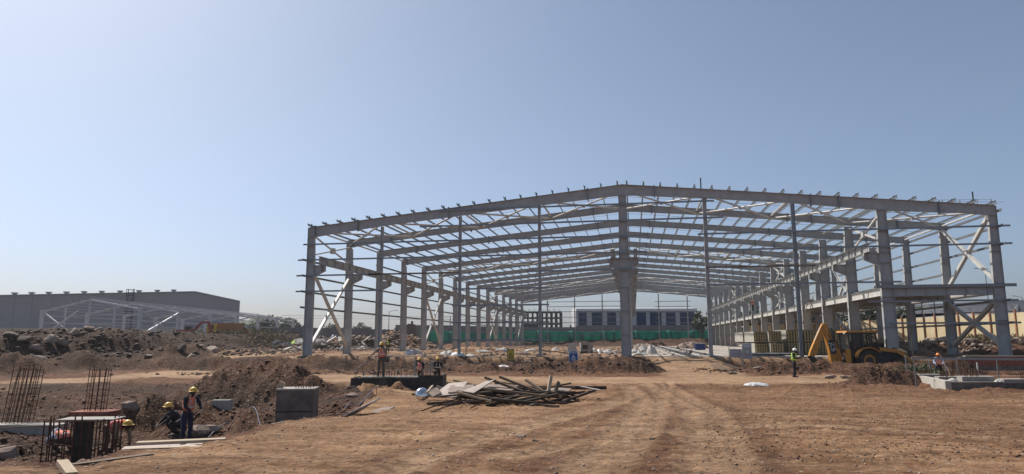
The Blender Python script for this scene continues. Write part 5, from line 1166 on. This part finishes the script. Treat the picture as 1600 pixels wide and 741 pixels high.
# ------------------------------------------------------------------ background left: grey warehouse
W1 = pt(-420, 470, 190); 
def flat(px, py, d): return pt(px, py, d)
Pr = flat(305, 457, 230); Pe = flat(375, 472, 235); d_ = Vector((Pe.x-Pr.x, Pe.y-Pr.y, 0)); d_.normalize()
# facade plane through Pr along d_
def onfac(px, py):
    r_ = ray(px, py); n_ = Vector((-d_.y, d_.x, 0)); t = (Pr-CAM).dot(n_)/r_.dot(n_); return CAM+r_*t
e = empty('warehouse', (Pr.x, Pr.y, 1.5), math.atan2(d_.y, d_.x), 'long grey clad warehouse with vents on its roof far left behind the small frame', 'warehouse')
ca_, sa_ = math.cos(-math.atan2(d_.y, d_.x)), math.sin(-math.atan2(d_.y, d_.x))
def loc_(p): q = p-Vector((Pr.x, Pr.y, 1.5)); return (q.x*ca_-q.y*sa_, q.x*sa_+q.y*ca_, q.z)
tl = loc_(onfac(-420, 471)); t0 = loc_(onfac(0, 463)); tr_ = loc_(Pr); te = loc_(onfac(375, 472)); b0 = -1.0; zc = loc_(onfac(150, 513))[2]
MB().prism([(tl[0], zc), (te[0], zc), (te[0], te[2]), (tr_[0], tr_[2]), (t0[0], t0[2]), (tl[0], tl[2])], 'y', 0, 45).obj('cladding', M['wh_wall'], e)
MB().prism([(tl[0], b0), (te[0], b0), (te[0], zc), (tl[0], zc)], 'y', -.1, 44.9).obj('base_wall', M['cream'], e)
rf = MB()
for a, b in ((tl, t0), (t0, tr_), (tr_, te)): rf.add([(a[0], -.4, a[2]+.05), (b[0], -.4, b[2]+.05), (b[0], 45.4, b[2]+.05), (a[0], 45.4, a[2]+.05), (a[0], -.4, a[2]+.4), (b[0], -.4, b[2]+.4), (b[0], 45.4, b[2]+.4), (a[0], 45.4, a[2]+.4)], [(3, 2, 1, 0), (4, 5, 6, 7), (0, 1, 5, 4), (1, 2, 6, 5), (2, 3, 7, 6), (3, 0, 4, 7)])
rf.obj('roof', M['galv_dark'], e)
for pxs in (-60, -30, -5, 22, 50, 82, 113, 143, 177):
    q = loc_(onfac(pxs, 480)); zt_ = t0[2]+(tr_[2]-t0[2])*(q[0]-t0[0])/(tr_[0]-t0[0]); MB().box(q[0]-.15, -.06, zc, q[0]+.15, -.003, zt_-.1).obj('panel_joint', M['black'] if 0 else M['galv_dark'], e)
for pxs in (18, 45, 72, 100, 128, 156, 185, 215, 244, 270):
    q = loc_(onfac(pxs, 460)); zt_ = t0[2]+(tr_[2]-t0[2])*(q[0]-t0[0])/(tr_[0]-t0[0]); v_ = MB().box(q[0]-.5, 3, zt_+.2, q[0]+.5, 4, zt_+.9).box(q[0]-.8, 2.8, zt_+.9, q[0]+.8, 4.2, zt_+1.3).obj('roof_vent', M['galv'], e)
for k, pxs in enumerate((30, 120, 155, 187, 300)):
    q = loc_(onfac(pxs, 518)); MB().box(q[0]-1.2, -.14, .9, q[0]+1.2, -.103, 1.9).obj('window', M['black'], e)
q = loc_(onfac(203, 480)); lt = loc_(onfac(203, 452))[2]; ld = MB()
for s in (-.7, .7): ld.box(q[0]+s-.11, -1.0, .5, q[0]+s+.11, -.9, lt)
for s in (-1.1, 1.1): ld.box(q[0]+s-.09, -1.8, 1.5, q[0]+s+.09, -1.7, lt)
for k in range(26): z = .8+k*.62; ld.box(q[0]-.7, -.97, z, q[0]+.7, -.92, z+.08) if z < lt else None
for k in range(9): z = 2+k*1.8; ld.box(q[0]-1.1, -1.8, z, q[0]+1.1, -1.72, z+.14) if z < lt else None
ld.obj('access_ladder', M['navy'], e)
# fence rail far left
p0, p1 = pt(-60, 524, 150), pt(70, 524, 150); e = empty('pale_fence', p0, 0, 'low pale rail fence in front of the grey warehouse at far left', 'fence')
rr_ = p1-p0
for k in range(5): MB().bar((0, 0, -1.1+k*.42), (rr_.x, rr_.y, -1.1+k*.42), .06, .12).obj('rail', M['galv'], e)
for k in range(12): MB().bar((rr_.x*k/11, rr_.y*k/11, -1.8), (rr_.x*k/11, rr_.y*k/11, .75), .12, .12).obj('post', M['galv'], e)
# ------------------------------------------------------------------ small steel frame at left
sf = empty('small_steel_frame', (0, 0, 0), 0, 'smaller pale steel building frame at left in front of the grey warehouse', 'steel frame')
A0 = pt(62, 528, 132); B0 = pt(216, 530, 122); A0.z = B0.z = 1.85
ac = (B0-A0).normalized(); al = Vector((-ac.y, ac.x, 0)); wd_ = (B0-A0).length
C0 = pt(458, 515, 205); al = Vector((C0.x-B0.x, C0.y-B0.y, 0)); LL = al.length; al.normalize(); nb = 6
he = 5.6; hr = 7.6
def spt(u, v, z): return A0+ac*u+al*v+Vector((0, 0, z))
for i in range(nb+1):
    v = LL*i/nb
    for u in (0, wd_): MB().bar(spt(u, v, -.2), spt(u, v, he), .35, .75, up=tuple(ac)).obj('column', M['palesteel'], sf)
    for u in (0, wd_):
        MB().bar(spt(u, v, he-.3), spt(wd_/2, v, hr-.3), .25, .35).obj('rafter', M['palesteel'], sf)
    if i < nb:
        for k in range(11):
            u = wd_*k/10; z = he+(hr-he)*(1-abs(2*k/10-1))+.12; MB().bar(spt(u, v, z), spt(u, v+LL/nb, z), .05, .10).obj('purlin', M['palesteel'], sf)
        for z in (1.6, 3.2, 4.6):
            for u in (0, wd_): MB().bar(spt(u, v, z), spt(u, v+LL/nb, z), .06, .16).obj('girt', M['palesteel'], sf)
for u in (wd_*.25, wd_*.5, wd_*.75):
    MB().bar(spt(u, 0, 0), spt(u, 0, he+(hr-he)*(1-abs(2*u/wd_-1))-.5), .25, .25, up=(1, 0, 0)).obj('end_post', M['palesteel'], sf)
for z in (1.3, 2.9, 4.4): MB().bar(spt(wd_*.3, -.2, z), spt(wd_, -.2, z), .06, .16).obj('girt', M['palesteel'], sf)
MB().bar(spt(.3, 0, .4), spt(wd_*.38, 0, he-.3), .24, .24).obj('wall_brace', M['roofwhite'], sf); MB().bar(spt(.3, 0, he-.3), spt(wd_*.38, 0, .4), .2, .2).obj('wall_brace', M['pipe'], sf)
MB().bar(spt(wd_, 0, .5), spt(wd_, LL/nb, he-.4), .24, .24).obj('wall_brace', M['roofwhite'], sf); MB().bar(spt(wd_, 0, he-.4), spt(wd_, LL/nb, .4), .2, .2).obj('wall_brace', M['pipe'], sf)
# red excavator
x, y = gx(290, 118, 525); z = h1(x, y); e = empty('red_excavator', (x, y, 2.0), rad(10), 'faded red tracked excavator behind the bank at left', 'excavator'); e.scale = (.82, .82, .82)
MB().box(-2, -1.2, 0, 1.8, -.6, .8).box(-2, .6, 0, 1.8, 1.2, .8).obj('track', M['black'], e); MB().box(-2.2, -1.1, .8, 1.4, 1.1, 1.7).obj('body', M['redmc'], e)
MB().box(.2, -1.1, 1.7, 1.4, 0, 2.4).obj('cab', M['black'], e); MB().bar((1.3, .3, 1.3), (3.0, .3, 3.2), .35, .45).bar((3.0, .3, 3.2), (4.6, .3, 3.35), .35, .5, h2=.35).obj('boom', M['redmc'], e); MB().bar((4.6, .3, 3.4), (5.2, .3, 1.2), .3, .5).obj('dipper_arm', M['redmc'], e); MB().box(4.8, -.3, .5, 5.7, .8, 1.3).obj('bucket', M['redmc'], e)
# tipper truck
x, y = gx(352, 122, 522); e = empty('tipper_truck', (x, y, 2.1), rad(10), 'dusty orange tipper truck behind the bank, right of the red excavator', 'truck')
MB().box(-2.9, -1.1, .8, -1.3, 1.1, 1.9).box(-2.8, -1.1, 1.9, -1.4, 1.1, 2.4).obj('cab', M['sign_y'], e); MB().box(-2.92, -1.0, 1.6, -2.905, 1.0, 2.3).box(-2.6, -1.12, 1.5, -1.7, -1.101, 2.2).obj('window', M['black'], e)
MB().prism([(-1.1, 1.0), (2.6, 1.0), (2.8, 2.5), (-1.1, 2.5)], 'y', -1.1, 1.1).obj('tipper_body', M['trucky'], e)
for k in range(6): MB().box(-1.0+k*.65, -1.16, 1.0, -.9+k*.65, -1.103, 2.5).obj('rib', M['trucky'], e)
for xx in (-2.1, .6, 1.8):
    for s in (-1, 1): MB().tube([(xx, s*.8, .5), (xx, s*1.1, .5)], .5, 14).obj('wheel', M['tyre'], e)
MB().box(-2.9, -.4, .5, 2.6, .4, .95).obj('chassis', M['black'], e)
# parked vehicles near the frame end: white/red car, dark and lime tarps
x, y = gx(380, 126, 523); e = empty('parked_car', (x, y, 2.1), rad(10), 'small red and white car partly hidden behind the bank', 'car')
MB().prism([(-1.8, .3), (1.8, .3), (1.8, .85), (.9, .95), (.5, 1.4), (-.9, 1.4), (-1.3, .95), (-1.8, .85)], 'y', -.8, .8).obj('body', M['redmc'], e); MB().prism([(.8, .95), (.45, 1.32), (-.85, 1.32), (-1.15, .95)], 'y', -.82, -.802).obj('window', M['glass'], e)
for xx in (-1.1, 1.1):
    for s in (-1, 1): MB().tube([(xx, s*.6, .32), (xx, s*.83, .32)], .32, 12).obj('wheel', M['tyre'], e)
random.seed(31)
for k, (px, py, d, sx, sy, sz, m, l) in enumerate([(462, 522, 112, 1.4, 1, 2.2, 'lime', 'lime green tarpaulin heap just left of the corner column'), (447, 523, 112, 1.6, 1, 1.8, 'navy', 'dark blue tarpaulin heap left of the lime one'), (433, 524, 114, 1.6, 1, 2.0, 'dark_cloth', 'dark heap left of the blue tarpaulin'), (522, 520, 112, 1.0, .8, 2.0, 'blueobj', 'blue tarpaulin bundle between the first left columns')]):
    x, y = gx(px, d, py); blob('tarpaulin_heap', (x, y, h1(x, y)-.2), sx, sy, sz, M[m], 140+k, l, 'tarpaulin', n=16)
# broken slabs heap beyond left wall
for k in range(34):
    px = random.uniform(470, 600) if k < 26 else random.uniform(425, 470); d = random.uniform(103, 113); x, y = gx(px, d, 530); w_, h_ = random.uniform(.5, 1.5), random.uniform(.3, .8)
    o = MB().box(-w_, -h_, -.09, w_, h_, .09).obj('broken_slab', M[random.choice(['conc', 'conc_lt', 'sheetwhite', 'conc', 'ply'])], None, loc=(x, y, h1(x, y)+random.uniform(.1, .7))); o.rotation_euler = (rad(random.uniform(-40, 50)), rad(random.uniform(-35, 35)), rad(random.uniform(0, 180)))
    tag(o, 'pale broken concrete slab tipped on the rubble heap beyond the left wall', 'slab', 'broken slabs on the rubble heap')
# ------------------------------------------------------------------ grey boundary walls, green net
def wallrun(name, pts, th, z0, zt_, m, label, cat='wall'):
    """pts: (x,y) list; zt_ list of top heights"""
    o_ = Vector((pts[0][0], pts[0][1], z0)); e = empty(name, o_, 0, label, cat)
    for k, ((a, b), (ta, tb)) in enumerate(zip(zip(pts[:-1], pts[1:]), zip(zt_[:-1], zt_[1:]))):
        a_ = Vector((*a, 0)); b_ = Vector((*b, 0)); d = (b_-a_); L_ = d.length; d.normalize(); n_ = Vector((-d.y, d.x, 0))*th/2
        v = [a_-n_, b_-n_, b_+n_, a_+n_]; vv = [Vector((q.x, q.y, z0))-o_ for q in v]+[Vector((q.x, q.y, t))-o_ for q, t in zip(v, (ta, tb, tb, ta))]
        MB().add(vv, [(3, 2, 1, 0), (4, 5, 6, 7), (0, 1, 5, 4), (1, 2, 6, 5), (2, 3, 7, 6), (3, 0, 4, 7)]).obj('wall_section', M[m], e)
    return e
pw = [gx(px, 226, 513) for px in (618, 700, 780, 860, 940, 1020, 1100)]
e = wallrun('grey_wall', pw, .4, 0, [6.6, 6.4, 5.9, 5.7, 5.7, 5.7, 5.7], 'gwall', 'long grey block wall behind the green net')
for k in range(29):
    t = k/28*6; i = min(int(t), 5); f_ = t-i; a, b = pw[i], pw[i+1]; x, y = a[0]*(1-f_)+b[0]*f_, a[1]*(1-f_)+b[1]*f_
    MB().box(-.2, -.3, 0, .2, -.0, 5.6).obj('pier', M['gwall'], e, loc=(x-pw[0][0], y-pw[0][1]-.2, 0))
wallrun('low_grey_wall', [gx(px, 150, 515) for px in (430, 520, 600, 655)], .3, 0, [4.4, 4.2, 3.9, 3.6], 'gwall', 'lower grey wall running behind the rubble at left')
# net
npx = np.arange(640, 1113, 2.0); rs = np.random.RandomState(9); rows = 9; vv = []; 
for i, px in enumerate(npx):
    d = 214+.9*math.sin(px*.13)+.6*math.sin(px*.37); x, y = gx(px, d, 520)
    ztop_ = 4.35+.35*fbm(np.array([px*.03]), np.array([2.]), 3, 7)[0]-.25*abs(math.sin(px*.06)); zb_n = 1.0+.25*math.sin(px*.05)
    for r_ in range(rows):
        t = r_/(rows-1); wv = .35*math.sin(px*.5+t*3)+.25*math.sin(px*.9+1.5*t); vv.append((x, y+wv*(.3+t*.4), zb_n+(ztop_-zb_n)*t))
n_ = len(npx); ii = np.arange(n_-1)[:, None]*rows; jj = np.arange(rows-1)[None]; ff = np.stack([ii+jj, ii+rows+jj, ii+rows+jj+1, ii+jj+1], -1).reshape(-1, 4)
e = empty('net_fence', (0, 0, 0), 0, 'long green shade net fence beyond the far end of the steel frame', 'fence')
nn = M['net'].node_tree; tb = nn.nodes.new('ShaderNodeBsdfTranslucent'); tb.inputs[0].default_value = (.01, .36, .28, 1); mxs = nn.nodes.new('ShaderNodeMixShader'); mxs.inputs[0].default_value = .5
nn.links.new(nn.nodes['Principled BSDF'].outputs[0], mxs.inputs[1]); nn.links.new(tb.outputs[0], mxs.inputs[2]); nn.links.new(mxs.outputs[0], nn.nodes['Material Output'].inputs[0])
nm_ = npmesh('net', np.array(vv), ff, M['net'], True); no = link('net', nm_, e); sm = no.modifiers.new('thick', 'SOLIDIFY'); sm.thickness = .02
for px in range(642, 1112, 14): x, y = gx(px, 215.5, 520); MB().tube([(x, y, .5), (x, y, 4.6)], .05, 5).obj('post', M['rustpost'], e)
# ------------------------------------------------------------------ blue shutter building
def fp(px, py, d=240): return pt(px, py, d)
o0 = fp(900, 512); o1 = fp(1087, 512); dv = Vector((o1.x-o0.x, o1.y-o0.y, 0)); Lb = dv.length; ang = math.atan2(dv.y, dv.x)
e = empty('shutter_building', (o0.x, o0.y, 0), ang, 'long pale industrial building with a row of blue shutters and white roof edge', 'building')
zz = lambda py: 1.525+(531.5-py)*240/1064
MB().box(0, 0, 0, Lb, 16, zz(487)).obj('wall', M['shutwall'], e); MB().box(-.0, -.25, 1, Lb, -.003, zz(509)).obj('base', M['gwall'], e)
MB().prism([(-1.2, zz(487)), (-1.2, zz(483)), (8, zz(480.5)), (17, zz(483)), (17, zz(487))], 'x', .0, Lb+.4).obj('roof', M['roofwhite'], e)
kpx = 1600/1600
for a, b in ((904, 917), (925, 942), (949, 963), (969, 974), (995, 1010), (1016, 1034), (1041, 1056), (1063, 1085)):
    u0, u1 = (a-900)/187*Lb, (b-900)/187*Lb; s_ = MB().box(u0, -.1, zz(509)+.02, u1, -.004, zz(489)); 
    for k in range(9): z = zz(509)+.3+k*.45; s_.box(u0, -.14, z, u1, -.101, z+.12)
    s_.obj('shutter', M['blue'], e)
# ------------------------------------------------------------------ unfinished concrete skeleton
o0 = pt(818, 515, 270); o1 = pt(878, 515, 270); dv = Vector((o1.x-o0.x, o1.y-o0.y, 0)); Lk = dv.length; ang = math.atan2(dv.y, dv.x)
e = empty('concrete_skeleton', (o0.x, o0.y, 0), ang, 'dark unfinished concrete building skeleton in the distance, left of the blue shutters', 'unfinished building')
z27 = lambda py: 1.525+(531.5-py)*270/1064
for py in (487, 496, 505.5, 513): MB().box(0, 0, z27(py)-.45, Lk, 10, z27(py)).obj('floor_slab', M['dkframe'], e)
for k in range(9):
    for y_ in (.2, 5, 9.8): MB().box(k*Lk/8-.25, y_-.25, 0, k*Lk/8+.25, y_+.25, z27(487)+.0-.46).obj('column', M['dkframe'], e)
for k in range(24): MB().tube([(k*Lk/23, .3+(k % 3)*4, z27(487)), (k*Lk/23, .3+(k % 3)*4, z27(487)+random.uniform(.6, 1.3))], .06, 4).obj('starter_bar', M['dkframe'], e)
MB().box(0, .6, z27(513), Lk*.35, .9, z27(505.5)-.46).obj('infill_wall', M['dkframe'], e)
# far pale frame seen through the left columns
o0 = pt(688, 515, 250); e = empty('distant_frame', (o0.x, o0.y, 0), rad(10), 'distant low pale steel frame seen between the left columns', 'steel frame')
for k in range(9): MB().box(k*3.6-.15, 0, 4, k*3.6+.15, .3, 10.3).obj('column', M['galv'], e)
for z in (7.8, 9, 10.3): MB().box(0, -.1, z-.12, 28.8, -.01, z).obj('girt', M['galv'], e)
# water tank / hut on mound
x, y = gx(643, 140, 510); e = empty('site_hut', (x, y, 2.6), rad(10), 'dark rounded hut with a small tank on top, behind the left columns', 'hut'); e.scale = (.5, .5, .6)
MB().prism([(-4, 0), (2.6, 0), (2.0, 2.6), (1.3, 3.6), (-1.0, 3.8), (-2.0, 3.3)], 'y', -2, 2).obj('body', M['conc_dk'], e); MB().tube([(.2, 0, 3.7), (.2, 0, 4.6)], .45, 12).tube([(.2, 0, 4.6), (.2, 0, 4.8)], .2, 12).obj('tank', M['black'], e)

# ------------------------------------------------------------------ right: cream compound wall with Y posts
wp = [gx(px, d, 505) for px, d in ((1700, 66), (1640, 72), (1590, 78), (1550, 82), (1500, 88), (1430, 98), (1330, 113), (1250, 128), (1170, 148))]
e = wallrun('cream_wall', wp, .25, 0, [4.55, 4.55, 4.5, 4.5, 4.5, 4.5, 4.5, 4.5, 4.5], 'cream', 'cream compound wall with rusty Y topped posts at right')
o_ = Vector((wp[0][0], wp[0][1], 0))
yp = MB().box(-.08, -.08, 1.0, .08, .08, 4.9).mesh('post', M['rustpost']); ya = MB().bar((0, 0, 4.85), (-.45, 0, 5.4), .05, .05).bar((0, 0, 4.85), (.45, 0, 5.4), .05, .05).mesh('wire_arm', M['galv_dark'])
wires = MB(); prev = None
for (a, b) in zip(wp[:-1], wp[1:]):
    L_ = math.hypot(b[0]-a[0], b[1]-a[1]); n = max(1, int(L_/2.5)); an = math.atan2(b[1]-a[1], b[0]-a[0])
    for k in range(n):
        x, y = a[0]+(b[0]-a[0])*k/n, a[1]+(b[1]-a[1])*k/n; nx_, ny_ = math.sin(an), -math.cos(an)
        q = link('post', yp, e, (x-o_.x-nx_*-.0, y-o_.y, 0), an+math.pi/2); q.location.x -= nx_*.2; q.location.y -= ny_*.2
        link('wire_arm', ya, q)
        if prev:
            for off in (-.4, .4):
                wires.tube([(prev[0]-o_.x, prev[1]-o_.y, 5.35), (x-o_.x, y-o_.y, 5.35)], .012, 3)
        prev = (x, y)
wires.obj('wire', M['galv_dark'], e)
# flyover behind
fy_ = [(1760, 118), (1600, 128), (1500, 136), (1440, 142), (1330, 160)]
pts_ = [gx(px, d, 480) for px, d in fy_]
e = empty('flyover', (pts_[0][0], pts_[0][1], 0), 0, 'grey concrete flyover with parapet and a pier behind the cream wall', 'flyover')
for a, b in zip(pts_[:-1], pts_[1:]):
    a_ = Vector((a[0]-pts_[0][0], a[1]-pts_[0][1], 7.2)); b_ = Vector((b[0]-pts_[0][0], b[1]-pts_[0][1], 7.2)); MB().bar(a_, b_, 8, 1.1).obj('deck', M['asph'], e); MB().bar(a_+Vector((0, -4.1, .9)), b_+Vector((0, -4.1, .9)), .25, 1.0).obj('parapet', M['galv_dark'], e)
for px, d in ((1583, 128), (1480, 138), (1690, 121)):
    x, y = gx(px, d, 500); MB().box(-.9, -.8, 0, .9, .8, 6.6).obj('pier', M['asph'], e, loc=(x-pts_[0][0], y-pts_[0][1]-1, 0))
wallrun('white_barrier_wall', [gx(px, d, 490) for px, d in ((1720, 108), (1600, 112), (1520, 118), (1470, 126), (1400, 140))], .3, 0, [6.2, 6.0, 5.9, 5.8, 5.6], 'asph', 'pale barrier wall running below the flyover')
# street lamps
def lamp(px, py_top, d, arm, label, double=False):
    p = pt(px, py_top, d); e = empty('street_lamp', (p.x, p.y, 0), rad(10), label, 'street lamp', 'tall street lamps')
    MB().tube([(0, 0, 0), (0, 0, p.z)], [.14, .08], 8).obj('pole', M['galv_dark'], e)
    for s in ((-1, 1) if double else (arm,)):
        MB().tube([(0, 0, p.z), (s*1.6, 0, p.z+.35)], .05, 6).obj('arm', M['galv_dark'], e); MB().bar((s*1.5, 0, p.z+.33), (s*2.4, 0, p.z+.42), .28, .12).obj('lamp_head', M['galv'], e)
lamp(1539, 422, 150, -1, 'lamp post rising behind the right upper brace'); lamp(1597, 465, 170, -1, 'lamp post at the right edge above the flyover'); lamp(608, 487, 190, 1, 'lamp post between the third and fourth left columns'); lamp(507, 500, 200, 1, 'short lamp post between the first two left columns')
# ------------------------------------------------------------------ vegetation
def leafmass(n, cx, cy, cz, rx, ry, rz_, size, seed, clumps=14):
    rs = np.random.RandomState(seed); cc = rs.normal(size=(clumps, 3)); cc /= np.linalg.norm(cc, axis=1)[:, None]; cc *= rs.rand(clumps, 1)**.4*.78; cr_ = .22+.22*rs.rand(clumps)
    k = rs.randint(0, clumps, n); off = rs.normal(size=(n, 3)); off /= np.linalg.norm(off, axis=1)[:, None]; off *= (rs.rand(n, 1)**.45)*cr_[k][:, None]
    P = (cc[k]+off)*np.array([rx, ry, rz_])+np.array([cx, cy, cz]); a = rs.normal(size=(n, 3)); a /= np.linalg.norm(a, axis=1)[:, None]; b = np.cross(a, rs.normal(size=(n, 3))); b /= np.linalg.norm(b, axis=1)[:, None]
    s = size*(.6+.8*rs.rand(n, 1)); v = np.stack([P-a*s, P+b*s*.6, P+a*s, P-b*s*.6], 1).reshape(-1, 3); return v
def tree(px, d, h_, wd2, m, label, seed, leaves=900, py=520, z=None, group='trees on the skyline'):
    x, y = gx(px, d, py); z = h1(x, y) if z is None else z; e = empty('tree', (x, y, z), 0, label, 'tree', group)
    mb = MB().tube([(0, 0, -.5), (.1, 0, h_*.35), (-.05, .1, h_*.7)], [.03*h_, .022*h_, .008*h_], 6)
    for k in range(5): a = k*1.3+seed; mb.tube([(.05, 0, h_*(.3+.07*k)), (math.cos(a)*wd2*.5, math.sin(a)*wd2*.5, h_*(.55+.07*k))], [.012*h_, .004*h_], 5)
    mb.obj('trunk', M['bark'], e)
    v = leafmass(leaves, 0, 0, h_*.62, wd2, wd2, h_*.4, h_*.045, seed); link('crown', npmesh('crown', v, np.arange(len(v)).reshape(-1, 4), M[m]), e)
random.seed(77)
tree(1096, 210, 8.5, 3.6, 'leaf', 'round tree right of the blue shutter building', 1)
spots = [(1250, 150), (1285, 150), (1322, 145), (1352, 140), (1378, 140), (1402, 138), (1425, 140), (1448, 140), (1466, 140), (1228, 160), (1205, 165), (1180, 170)]
wh = ['above the bundles at left', 'above the digging arm', 'left above the digger cab', 'above the digger cab', 'between digger and interior column', 'right of the front interior column', 'behind the mezzanine, third from right', 'behind the mezzanine, second from right', 'behind the mezzanine, nearest the corner brace', 'left of the silver post', 'behind the middle of the right column row', 'at the far end of the right column row']
for k, ((px, d), s_) in enumerate(zip(spots, wh)): tree(px, d, random.uniform(7.5, 9.5), random.uniform(3.5, 5), 'leaf', 'dark green tree behind the cream wall, '+s_, 10+k, 1100, z=.5)
tree(1493, 94, 3.6, 1.6, 'leaf_dry', 'pale dry bush like tree against the cream wall between right columns', 41, 700, group=None); tree(1472, 96, 2.6, 1.2, 'leaf', 'small green bush by the cream wall left of the corner brace', 42, 500, group=None)
hl = ['left end of the small frame', 'behind the small frame end', 'second behind the small frame end', 'on the rise left of the corner column', 'right of the rise', 'nearest the corner column', 'just right of the corner column', 'behind the second left column', 'between second and third left columns', 'by the third left column']
for k, px in enumerate((388, 402, 417, 432, 447, 462, 520, 548, 560, 574)): tree(px, 260+random.uniform(-10, 10), random.uniform(6.5, 10) if px < 470 else random.uniform(5, 6.5), random.uniform(3.5, 6), 'leaf', 'dark distant tree '+hl[k], 60+k, 700, z=2.0)
# hill behind
n = 60; u = np.linspace(0, 1, n); vvv = []
for i in range(n):
    px = 300+u[i]*420; zt2 = [0]; hgt = (8*math.exp(-((px-395)/50)**2)+5.5)*(1+.3*fbm(np.array([px*.05]), np.array([1.]), 3, 2)[0])
    for j, (dd_, f_) in enumerate(((330, 0), (350, .6), (380, 1), (430, .9), (520, 0))):
        x, y = gx(px, dd_, 515); vvv.append((x, y, 1+hgt*f_))
ii = np.arange(n-1)[:, None]*5; jj = np.arange(4)[None]; ff = np.stack([ii+jj, ii+5+jj, ii+5+jj+1, ii+jj+1], -1).reshape(-1, 4); o = link('hill', npmesh('hill', np.array(vvv), ff, M['hillveg'], True)); tag(o, kind='structure')
# scrub along the far sides and dry weeds at right (uncountable)
def scrub(name, pts, wdt, n, size, m, label, seed, lift=.3):
    rs = np.random.RandomState(seed); x, y = band(pts, wdt)(rs, n); z = H(x, y, False)+rs.rand(n)*lift; P = np.stack([x, y, z], -1); a = rs.normal(size=(n, 3)); a[:, 2] = np.abs(a[:, 2])*1.6; a /= np.linalg.norm(a, axis=1)[:, None]; b = np.cross(a, rs.normal(size=(n, 3))); b /= np.linalg.norm(b, axis=1)[:, None]
    s = size*(.5+rs.rand(n, 1)); v = np.stack([P, P+a*s*.5+b*s*.12, P+a*s, P+a*s*.5-b*s*.12], 1).reshape(-1, 3); o = link(name, npmesh(name, v, np.arange(len(v)).reshape(-1, 4), M[m])); tag(o, label, 'weeds', kind='stuff')
scrub('dry_weeds', [gx(1400, 92), gx(1500, 86), gx(1600, 76), gx(1700, 68)], 2.0, 9000, .42, 'leaf_dry', 'dry straw coloured weeds along the foot of the cream wall', 5, .6)
scrub('dry_grass', [gx(380, 118), gx(420, 116), gx(455, 114)], 4, 3000, .45, 'leaf_dry', 'dry grass behind the bank near the small frame', 6, .6)
scrub('green_weeds', [gx(1412, 43), gx(1445, 43)], .5, 1500, .35, 'leaf', 'low green weeds beside the heap behind the right foundation', 7, .2)
scrub('skyline_scrub', [gx(-600, 420), gx(0, 420), gx(700, 420), gx(1300, 420), gx(2000, 380)], 12, 14000, 5, 'leaf', 'dark scrub along the horizon', 8, 3)
# power lines, far
for k, z in enumerate((13.5, 15.0)):
    o = MB().tube([pt(440, 497-4*k, 190), pt(560, 498-4*k, 200), pt(700, 500-4*k, 210)], .03, 4).obj('power_line', M['black']); tag(o, ['lower thin power line behind the left columns', 'upper thin power line behind the left columns'][k], 'power line')

# ------------------------------------------------------------------ ladder, things under and on the mezzanine
a, b = Vector((*gx(1244, 78, 520), .1)), Vector((*gx(1268, 78, 470), 6.4)); e = empty('ladder', a, 0, 'long wooden ladder leaning against the mezzanine edge behind the silver post', 'ladder'); dl = b-a
for sx in (-.22, .22): MB().bar((sx, 0, 0), (dl.x+sx, dl.y, dl.z), .06, .08).obj('rail', M['wood_l'], e)
for k in range(18): t = (k+.7)/19; MB().bar((dl.x*t-.22, dl.y*t, dl.z*t), (dl.x*t+.22, dl.y*t, dl.z*t), .04, .04).obj('rung', M['wood_l'], e)
random.seed(91)
for k, (yy, l) in enumerate([(4.5, 'dark crumpled heap on the front bay of the mezzanine floor'), (14, 'dark crumpled heap on the second bay of the mezzanine floor'), (32, 'dark heap further back on the mezzanine floor')]):
    blob('tarpaulin_heap', (XI+1.2, yy, 6.18), .9, 1.6, .75, M['dark_cloth'], 170+k, l, 'tarpaulin', n=16)
pg = MB().tube([(0, 0, 0), (0, 0, 5.3)], .04, 6).mesh('scaffold_prop', M['steel_rust'])
for i in range(10):
    for q in range(3):
        add(pg, 'scaffold_prop', None, i*B+2.2+q*2.6, XI+2.4+((i+q) % 3)*2.1, 0)
for k in range(14):
    x, y = XI+1.5+random.random()*7, 4+k*6.5+random.random()*3
    blob('debris_heap', (x, y, h1(x, y)-.05), random.uniform(.8, 1.8), random.uniform(.6, 1.3), random.uniform(.5, 1.3), M[random.choice(['conc_dk', 'wood', 'rock_dk', 'khaki'])], 190+k, 'dark debris heap in the shade beneath the mezzanine, '+['in the first bay', 'second from the front', 'third from the front', 'fourth from the front', 'fifth from the front', 'sixth from the front', 'seventh from the front', 'seventh from the back', 'sixth from the back', 'fifth from the back', 'fourth from the back', 'third from the back', 'second from the back', 'in the last bays'][k], 'debris', n=12, group='debris beneath the mezzanine')
for k, (px0, d0, px1, d1, l) in enumerate([(1112, 50.5, 1132, 47.5, 'brown plank sliding down the bank right of the ramp, left one'), (1120, 51, 1142, 47.3, 'brown plank sliding down the bank right of the ramp, middle one'), (1130, 51, 1156, 48.5, 'dark plank on the bank below the guard rail')]):
    plank(gp(px0, d0, 565, .25), gp(px1, d1, 575, .1), .22, .07, ['wood_m', 'wood_m', 'wood'][k], l)
# ------------------------------------------------------------------ dusty air
hz_ = MB().box(-2700, -2700, -6, 2700, 2700, 24).obj('haze', []); hm_ = bpy.data.materials.new('dusty air'); hm_.use_nodes = True; hn = hm_.node_tree; hn.nodes.clear()
ho_ = hn.nodes.new('ShaderNodeOutputMaterial'); pv = hn.nodes.new('ShaderNodeVolumePrincipled'); pv.inputs['Color'].default_value = (.92, .94, 1, 1); pv.inputs['Density'].default_value = .00022; pv.inputs['Anisotropy'].default_value = .3
hn.links.new(pv.outputs[0], ho_.inputs['Volume']); hz_.data.materials.append(hm_); tag(hz_, kind='stuff')
